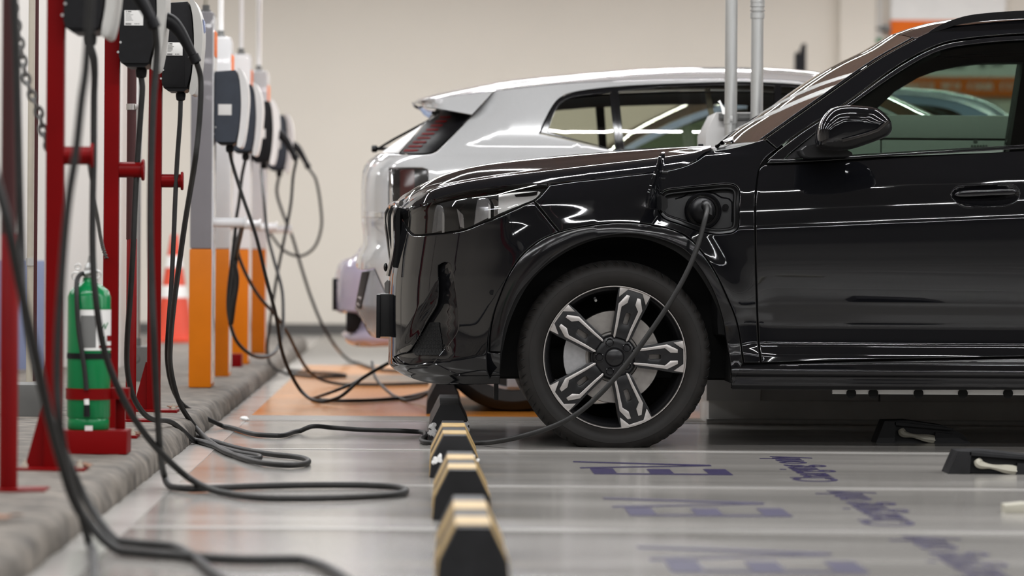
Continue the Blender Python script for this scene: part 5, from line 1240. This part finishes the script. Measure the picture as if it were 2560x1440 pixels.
mb = MB(); mb.lathe([(0.016, zz(700)), (0.018, zz(690)), (0.014, zz(675))], (ex, YE, 0), n=16); mb.tube([P(212, 684, YE-0.02), P(232, 680, YE-0.02)], 0.009, 8); mb.build('valve_head', M_['steel'], t)
mb = MB(); mb.tube(cr([P(a, b, YE-0.01) for a, b in ((218, 684), (224, 660), (228, 640))], 0, False, 4), [0.012]*4 + [0.008]*5, 8); mb.tube([P(222, 688, YE-0.01), P(244, 676, YE-0.01)], 0.007, 8); mb.build('lever', M_['steel'], t)
for (a, b, r) in ((195, 667, 0.0085), (243, 686, 0.0115), (190, 690, 0.012)):
    c_ = P(a, b, YE-0.02); mb = MB(); mb.tube([(c_.x + r*math.cos(k), c_.y, c_.z + r*math.sin(k)) for k in [i*PI/8 for i in range(16)]], 0.0022, 6, closed=True); mb.build('pin_ring', M_['steel'], t)
# ---- conduits and boxes behind the stands
def conduit(lab, px, Y, w_, z0, z1, m, extra=None):
    c = P(px, 600, Y); t = empty('conduit', (c.x, Y, z0), lab, 'conduit', 'conduits behind the red stands')
    mb = MB(); mb.tube([(c.x, Y, z0), (c.x, Y, z1)], w_*Y/F/2, 14); mb.build('pipe', m, t); return t, c
t, c = conduit('pale beige conduit left of the stand with the foot gusset', 76, 15.6, 17, KZ, 3.9, M_['conduit_beige'])
mb = MB(); mb.lathe([(0.017, c.z-0.1), (0.017, c.z-0.07)], (c.x, 15.6, 0), n=14); mb.build('collar', M_['shell_grey'], t)
conduit('thin maroon conduit standing on the dark grey box', 89, 15.2, 9, KZ+0.12, 3.9, M_['dark_red'])
t, c = conduit('grey conduit dropping into a small grey box behind the third red stand', 345, 18.9, 14, KZ+0.2, 3.9, M_['steel'])
z = P(345, 845, 18.9).z; mb = MB(); mb.lathe([(0.018, P(0, 866, 18.9).z), (0.018, z)], (c.x, 18.9, 0), n=14); mb.build('coupling', M_['plinth_grey'], t)
a, b = P(334, 866, 18.85), P(372, 928, 18.85)
mb = MB(); mb.box((a.x, 18.82, KZ), (b.x, 18.95, a.z), 0.005); bx_ = mb.build('junction_box', M_['plinth_grey'], t)
mb = MB(); d = P(340, 896, 18.85); mb.lathe([(0.017, 18.812), (0.017, 18.822)], (d.x, 0, d.z), 'Y', 20); mb.build('knockout', M_['plinth_grey'], bx_)
a, b = P(329, 160, 16.4), P(342, 262, 16.4)
mb = MB(); mb.box((a.x, 16.4, b.z), (b.x, 16.50, a.z), 0.003); t = empty('hanging_label', (a.x, 16.45, b.z), 'narrow white label sheet with an orange patch beside the dark red pipe', 'label')
mb.build('sheet', M_['label_white'], t)
mb = MB(); p, q_ = P(331, 215, 16.395), P(340, 232, 16.395); mb.box((p.x, 16.395, q_.z), (q_.x, 16.401, p.z)); mb.build('patch', M_['cone_orange'], t)
mb = MB()
for py in (240, 250, 258):
    mb = MB(); p, q_ = P(333, py, 16.395), P(339, py+2, 16.395); mb.box((p.x, 16.396, q_.z), (q_.x, 16.401, p.z)); mb.build('print', M_['ink'], t)
mb = MB(); a, b = P(329, 272, 16.5), P(338, 480, 16.5); mb.box((a.x, 16.5, KZ), (b.x, 16.53, P(330, 150, 16.5).z), 0.002); tag(mb.build('slotted_strut', M_['steel']), 'slim galvanised strut standing under the white and orange label', 'strut')
# ---- blue board and grey plinth box at the far left
a, b = P(-40, 650, 20.5), P(109, 906, 20.5); mb = MB(); mb.box((a.x, 20.5, KZ), (b.x, 20.55, a.z), 0.01); tag(mb.build('blue_board', M_['blue_board']), 'plain blue board standing at the foot of the white column', 'board')
a, b = P(34, 958, 14.9), P(117, 1045, 14.8); mb = MB(); mb.box((a.x-0.02, 14.8, KZ), (b.x, 15.12, P(80, 962, 14.8).z), 0.006); tag(mb.build('grey_box', M_['plinth_grey']), 'dark grey box on the kerb under the thin maroon conduit', 'box')
# ---- chains
def chain(lab, pts, Y, r=0.009, wd=0.0025):
    P3 = [P(a, b, Y or c[0]) for a, b, *c in cr(pts, 0, False, 10)]
    d = [0]
    for a, b in zip(P3, P3[1:]): d.append(d[-1]+(b-a).length)
    mb = MB(); s = 0; k = 0; st = r*1.5
    while s < d[-1]:
        i = max(j for j in range(len(d)) if d[j] <= s); i = min(i, len(P3)-2); u = (s-d[i])/max(1e-6, d[i+1]-d[i]); c = P3[i].lerp(P3[i+1], u); T = (P3[i+1]-P3[i]).normalized()
        N = T.cross(Vector((0, 1, 0))).normalized() if k % 2 else Vector((0, 1, 0)); 
        mb.tube([c + T*r*math.cos(q*PI/5) + N*r*0.62*math.sin(q*PI/5) for q in range(10)], wd, 5, closed=True); s += st; k += 1
    o = mb.build('chain', M_['plinth_grey']); o['kind'] = 'thing'; del o['kind']
    tag(o, lab, 'chain', 'slack chains behind the cables')
chain('dark slack chain falling beside the beige conduit to the red stand', [(26, -1400), (30, -200), (33, -10), (42, 60), (52, 120), (60, 170), (68, 205), (84, 248), (97, 280), (108, 330), (116, 356), (124, 372)], 11.32, 0.017, 0.005)
chain('thin chain from a red cable peg to the middle red stand, above the extinguisher', [(222, 402, 11.3), (229, 450, 11.6), (236, 500, 12.2), (244, 545, 12.7), (250, 585, 13.0), (258, 622, 13.2), (268, 650, 13.29)], None, 0.008, 0.0025)
# ================================================================== grey, white and orange columns with chargers, further along
CX = -0.985
COLS = [(18.05, 1.785, 'column_grey', 'grey charger column with an orange foot, nearest of the row'), (19.62, 1.755, 'white_gloss', 'white and orange charger column, second of the row'),
        (21.75, 1.775, 'white_gloss', 'white and orange charger column, third of the row'), (24.0, 1.785, 'white_gloss', 'white and orange charger column, farthest of the row')]
CG = 'chargers on the grey, white and orange columns'
CL = ['blue-grey charger with a plain white label, on the grey column', 'charger with a white front, on the second column, half behind the blue-grey one', 'charger with a white front on the third column', 'small charger with a white front on the farthest column, a plug hung in it']
for k, (Y, zt, m, lab) in enumerate(COLS):
    t = empty('charger_column', (CX-0.05, Y+0.13, KZ), lab, 'column', 'charger columns with orange feet')
    mb = MB(); mb.box((CX-0.10, Y, 0.713), (CX, Y+0.27, zt), 0.014); mb.build('upper_body', M_[m], t)
    mb = MB(); mb.box((CX-0.1015, Y-0.0015, KZ), (CX+0.0015, Y+0.2715, 0.7135), 0.012); mb.build('orange_foot', M_['orange_gloss'], t)
    mb = MB(); mb.box((CX-0.001, Y+0.02, zt-0.20), (CX+0.006, Y+0.25, zt-0.085), 0.001); mb.build('orange_sign', M_['sign_orange'], t)
    mb = MB(); mb.box((CX-0.002, Y+0.006, KZ+0.02), (CX+0.0035, Y+0.264, zt-0.02), 0.001); mb.build('edge_highlight', M_['white_gloss'], t)  # white sheet added to paint the bright highlight along the column's edge
    mb = MB(); mb.lathe([(0.022, CX), (0.022, CX+0.145)], (0, Y+0.06, 0.833), 'X', 20); mb.lathe([(0.03, CX+0.144), (0.03, CX+0.152)], (0, Y+0.06, 0.833), 'X', 20); mb.build('cable_peg', M_['white_gloss'], t)
    ppx = (503, 545, 590, 640)[k]; r = 0.0135; x = CX - (0.04 if k == 0 else 0.055)
    mb = MB(); mb.tube([(x, Y+0.12, zt-0.01), (x, Y+0.12, 3.9)], 0.0135, 12); mb.build('supply_pipe', M_['conduit_beige' if k == 0 else 'shell_white'], t)
    mb = MB(); mb.lathe([(0.024, zt-0.004), (0.024, zt+0.012), (0.017, zt+0.014), (0.017, zt+0.035)], (x, Y+0.12, 0), n=16); mb.build('pipe_collar', M_['plinth_grey'], t)
    charger(Y+0.15, 1.197, M_['charger_dark' if k != 2 else 'black_plastic'], M_['shell_white'], CL[k], CG, 0.98, CX+0.001)
# red box between the columns
g = ground(587, 918, KZ); mb = MB(); mb.box((g.x-0.035, g.y, KZ), (g.x+0.035, g.y+0.15, KZ+0.07), 0.004); tag(mb.build('red_box', M_['red_paint']), 'small red steel box on the kerb between the orange columns', 'box')
# ================================================================== cables
CB = M_['cable_black']
def cable(name, lab, pts, r, plugs=None, group='black charging cables', m=CB, seg=7):
    """pts: (px, py, Y) in the air or (px, py, 'g' / 'k') lying on the floor / the kerb"""
    w = []
    for a, b, y in pts:
        if y == 'g': p = ground(a, b, r+0.002)
        elif y == 'k': p = ground(a, b, KZ+r)
        else: p = P(a, b, y)
        if p.x < -0.90 and p.z < KZ + r and y != 'g': p.z = KZ + r
        w.append(tuple(p))
    w = cr(w, 0, False, seg)
    w = [(x, y, max(z, r+0.002)) for x, y, z in w]
    mb = MB(); mb.tube(w, r, 14); return tag(mb.build(name, m), lab, 'cable', group)
gl = lambda Y, zb, sc=1.0, xf=PX: (xf + 0.073*sc, Y-0.03, zb-0.04)
def pxof(p):
    u = (p[0])*F/p[1]; v = -(p[2]-H)*F/p[1]; return (VX + u - ROLL*v, VY + v + ROLL*u, p[1])
# the plugged-in cable: charger on the rightmost red stand -> black car
t = cable('plugged_cable', 'black charging cable running across the floor to the plug in the black car\'s side', [pxof(gl(SY[3], 1.327)), (450, 300, 15.37), (443, 400, 15.38), (438, 500, 15.38), (434, 600, 15.38), (428, 720, 15.38), (420, 830, 15.4), (418, 900, 15.5), (430, 965, 15.6), (457, 1012, 15.7), (505, 1040, 15.75), (560, 1066, 'g'), (640, 1086, 'g'), (700, 1089, 'g'), (745, 1080, 15.45), (780, 1066, 15.45), (830, 1069, 15.5), (900, 1074, 15.5), (1000, 1077, 15.45), (1052, 1080, 'g'), (1064, 1090, 'g'), (1054, 1098, 'g'), (1062, 1105, 'g'), (1085, 1107, 'g'),
    (1140, 1107, 'g'), (1200, 1107, 'g'), (1240, 1104, 14.5), (1300, 1092, 14.4), (1380, 1067, 14.36), (1440, 1036, 14.34), (1500, 985, 14.33), (1560, 918, 14.32), (1620, 838, 14.31), (1680, 748, 14.31), (1720, 675, 14.32), (1745, 612, 14.34), (1762, 550, 14.38), (1768, 526, 14.42), (1767, 515, 14.455)], 0.0092)
SOC2 = P(1757, 526, BY0); ys = BY0 + bw(SOC2.x, SOC2.z)
mb = MB(); mb.lathe([(0.046, ys+0.046), (0.0465, ys+0.005), (0.045, ys-0.012), (0.040, ys-0.030), (0.030, ys-0.043), (0.018, ys-0.050), (0.0, ys-0.052)], (SOC2.x, 0, SOC2.z), 'Y', 40); mb.build('plug', M_['black_plastic'], t)
mb = MB(); mb.tube(cr([(SOC2.x+0.006, ys-0.03, SOC2.z+0.018), (SOC2.x+0.012, ys-0.056, SOC2.z+0.014), (SOC2.x+0.0155, ys-0.07, SOC2.z-0.002), (SOC2.x+0.0145, ys-0.082, SOC2.z-0.022)], 0, False, 5), [0.020]*6 + [0.018]*5 + [0.0165]*5, 14); mb.build('strain_relief', M_['trim_satin'], t)
def tether(lab, Y, zb, pts, r=0.0095, sc=1.0, xf=PX, group='black charging cables', gl_=True):
    mb, end = handle(None, xf, Y, zb, sc)
    e = pxof(end)
    allp = [e] + pts + ([pxof(gl(Y, zb, sc, xf))] if gl_ else [])
    t = cable('charging_cable', lab, allp, r, group=group)
    mb.build('plug_grip', M_['black_plastic'], t)
    return t
YB_ = SY[2]
tether('charging cable of the middle red stand, lying in two flat narrow loops', YB_, 1.324, [(501, 190, YB_), (502, 240, YB_), (497, 320, YB_), (488, 400, YB_), (475, 480, 13.5), (462, 560, 13.7), (448, 660, 13.9), (435, 760, 14.2), (426, 860, 14.5), (428, 930, 14.7), (450, 1010, 14.8), (490, 1070, 14.9), (545, 1118, 'g'), (600, 1143, 'g'), (660, 1158, 'g'), (720, 1163, 'g'), (760, 1160, 'g'), (770, 1151, 'g'), (745, 1143, 'g'), (680, 1136, 'g'), (600, 1122, 'g'), (540, 1105, 'g'), (480, 1088, 'g'), (447, 1080, 'g'), (442, 1084, 'g'), (470, 1094, 'g'), (540, 1116, 'g'), (600, 1132, 'g'), (648, 1141, 'g'), (640, 1147, 'g'), (580, 1136, 'g'), (500, 1114, 14.6), (430, 1083, 14.2), (372, 1044, 13.8), (336, 998, 13.6), (319, 930, 13.5), (318, 850, 13.4), (325, 750, 13.35), (333, 620, 13.3), (338, 500, 13.3), (345, 380, 13.3), (352, 280, 13.28), (356, 220, 13.27)])
YA_ = SY[1]
tether('charging cable of the extinguisher side charger, one long flat loop towards the wheel stops', YA_, 1.328, [(392, 130, YA_), (383, 260, YA_), (378, 400, YA_), (376, 560, YA_), (379, 700, YA_), (385, 850, YA_), (392, 1000, 11.4), (400, 1120, 11.6), (411, 1190, 11.9), (428, 1217, 'g'), (480, 1222, 'g'), (600, 1217, 'g'), (760, 1213, 'g'), (900, 1213, 'g'), (985, 1217, 'g'), (1013, 1224, 'g'), (1005, 1233, 'g'), (950, 1240, 'g'), (800, 1246, 'g'), (650, 1245, 'g'), (550, 1231, 'g'), (475, 1197, 11.7), (410, 1140, 11.6), (350, 1068, 11.5), (300, 980, 11.4), (262, 880, 11.35), (241, 760, 11.3), (232, 640, 11.3), (232, 500, 11.3), (234, 400, 11.3), (235, 250, 11.3), (236, 150, 11.28)], r=0.0098)
YZ_ = SY[0]
tether('cable falling from a hung plug, passing left of the extinguisher', YZ_, 1.345, [(215, 170, YZ_), (204, 250, YZ_), (190, 380, YZ_), (174, 480, YZ_), (164, 570, YZ_), (154, 700, YZ_), (146, 830, YZ_), (143, 950, YZ_), (150, 1060, YZ_), (172, 1190, 9.3), (205, 1290, 9.4), (228, 1380, 9.4), (245, 1480, 'g'), (300, 1560, 'g')], r=0.0098, gl_=False)
cable('charging_cable', 'thickest cable, sweeping over the kerb in front of all the others', [(-60, 200, 8.9), (-22, 400, 8.9), (20, 560, 8.9), (52, 720, 8.95), (88, 880, 9.0), (122, 1040, 9.1), (152, 1150, 9.2), (192, 1265, 9.3), (255, 1345, 9.3), (335, 1396, 9.2), (450, 1420, 9.1), (600, 1436, 9.0), (760, 1452, 9.0), (900, 1470, 'g')], 0.0115)
cable('charging_cable', 'cable dropping straight down beside the slack chain, then following the thickest cable', [(33, -60, 10.2), (40, 100, 10.2), (45, 300, 10.2), (49, 480, 10.2), (54, 640, 10.2), (62, 780, 10.1), (84, 905, 10.0), (126, 1045, 9.8), (166, 1140, 9.7), (213, 1246, 9.7), (278, 1338, 9.6), (350, 1388, 9.5), (440, 1412, 9.4), (560, 1450, 'g'), (640, 1480, 'g')], 0.0100)
FG = 'cables of the far chargers'
def fgl(k): return pxof(gl(COLS[k][0]+0.15, 1.197, 0.98, CX))
cable('charging_cable', 'dark cable from the blue-grey charger, sagging low over the orange floor to the white car', [fgl(0), (581, 410, 18.2), (606, 490, 18.2), (640, 590, 18.2), (664, 690, 18.25), (690, 790, 18.3), (703, 870, 18.4), (722, 925, 18.45), (755, 980, 18.5), (800, 1004, 18.3), (850, 992, 18.4), (900, 950, 18.5), (945, 922, 18.6), (985, 900, 18.7), (1040, 860, 18.8)], 0.0085, group=FG)
cable('charging_cable', 'cable lying on the orange floor, running under the black car\'s bumper', [(782, 998, 'g'), (840, 1002, 'g'), (920, 1001, 'g'), (1000, 995, 'g'), (1050, 985, 'g'), (1085, 975, 'g')], 0.0085, group=FG)
cable('charging_cable', 'cable looping from the white car\'s side back to the orange floor by the wheel stops', [(780, 997, 'g'), (830, 980, 18.3), (875, 962, 18.5), (905, 946, 18.8), (940, 925, 19.0), (985, 900, 19.2)], 0.0075, group=FG)
cable('charging_cable', 'thin cable dipping over the orange floor left of the farthest wheel stop', [(930, 905, 20.0), (937, 940, 19.8), (955, 965, 19.6), (985, 990, 19.3), (1015, 1001, 'g'), (1050, 994, 18.6), (1075, 980, 18.5)], 0.0075, group=FG)
cable('charging_cable', 'brownish cable from the second column\'s charger, lying across the orange floor', [fgl(1), (605, 440, 19.7), (598, 500, 19.7), (588, 580, 19.7), (600, 650, 19.7), (640, 730, 19.8), (690, 790, 20.0), (720, 835, 20.2), (745, 885, 20.4), (770, 925, 20.6), (805, 950, 20.8), (860, 961, 'g'), (960, 961, 'g'), (1070, 958, 'g')], 0.0085, group=FG)
cable('charging_cable', 'cable sagging in a bow in front of the orange columns', [(590, 560, 19.0), (580, 650, 19.0), (571, 730, 19.0), (572, 790, 19.0), (590, 850, 19.0), (625, 885, 19.1), (660, 893, 19.3), (690, 876, 19.6), (705, 840, 19.8), (708, 780, 20.0), (704, 720, 20.2), (685, 650, 20.4), (668, 580, 20.6), (660, 500, 20.8), (653, 425, 21.3)], 0.0085, group=FG)
cable('charging_cable', 'thick dark cable bundle hanging in front of the second orange column', [(606, 562, 18.11), (600, 590, 18.5), (590, 640, 18.9), (585, 690, 18.9), (578, 750, 18.9), (577, 810, 18.9), (584, 760, 18.88), (592, 700, 18.88), (586, 660, 18.88)], 0.012, group=FG)
tether('cable of the third column\'s plug, crossing down to a coil on the floor', 21.9, 1.197, [(733, 440, 21.9), (727, 510, 21.9), (712, 590, 21.9), (698, 660, 21.9), (686, 730, 21.9), (676, 800, 21.9), (668, 870, 22.0), (680, 915, 22.3), (720, 935, 'g'), (800, 942, 'g'), (862, 939, 'g'), (840, 934, 'g'), (770, 930, 'g'), (720, 925, 'g')], 0.0085, 0.98, CX, FG, False)
tether('pale looking thin cable from the farthest charger\'s plug, looping out over the wall', 24.15, 1.197, [(790, 450, 24.1), (802, 520, 24.1), (803, 570, 24.1), (786, 618, 24.1), (752, 640, 24.1), (712, 628, 24.1), (680, 590, 24.1), (665, 560, 24.0)], 0.0085, 0.98, CX, FG, False)
cable('charging_cable', 'thin grey cable falling from the farthest charger across the wall to the floor', [fgl(3), (692, 480, 24.1), (706, 530, 24.1), (730, 590, 24.1), (745, 640, 24.1), (760, 690, 24.1), (778, 745, 24.1), (805, 810, 24.1), (838, 865, 24.2), (880, 905, 'g'), (960, 925, 'g'), (1080, 930, 'g')], 0.0095, group=FG, m=M_['trim_satin'])
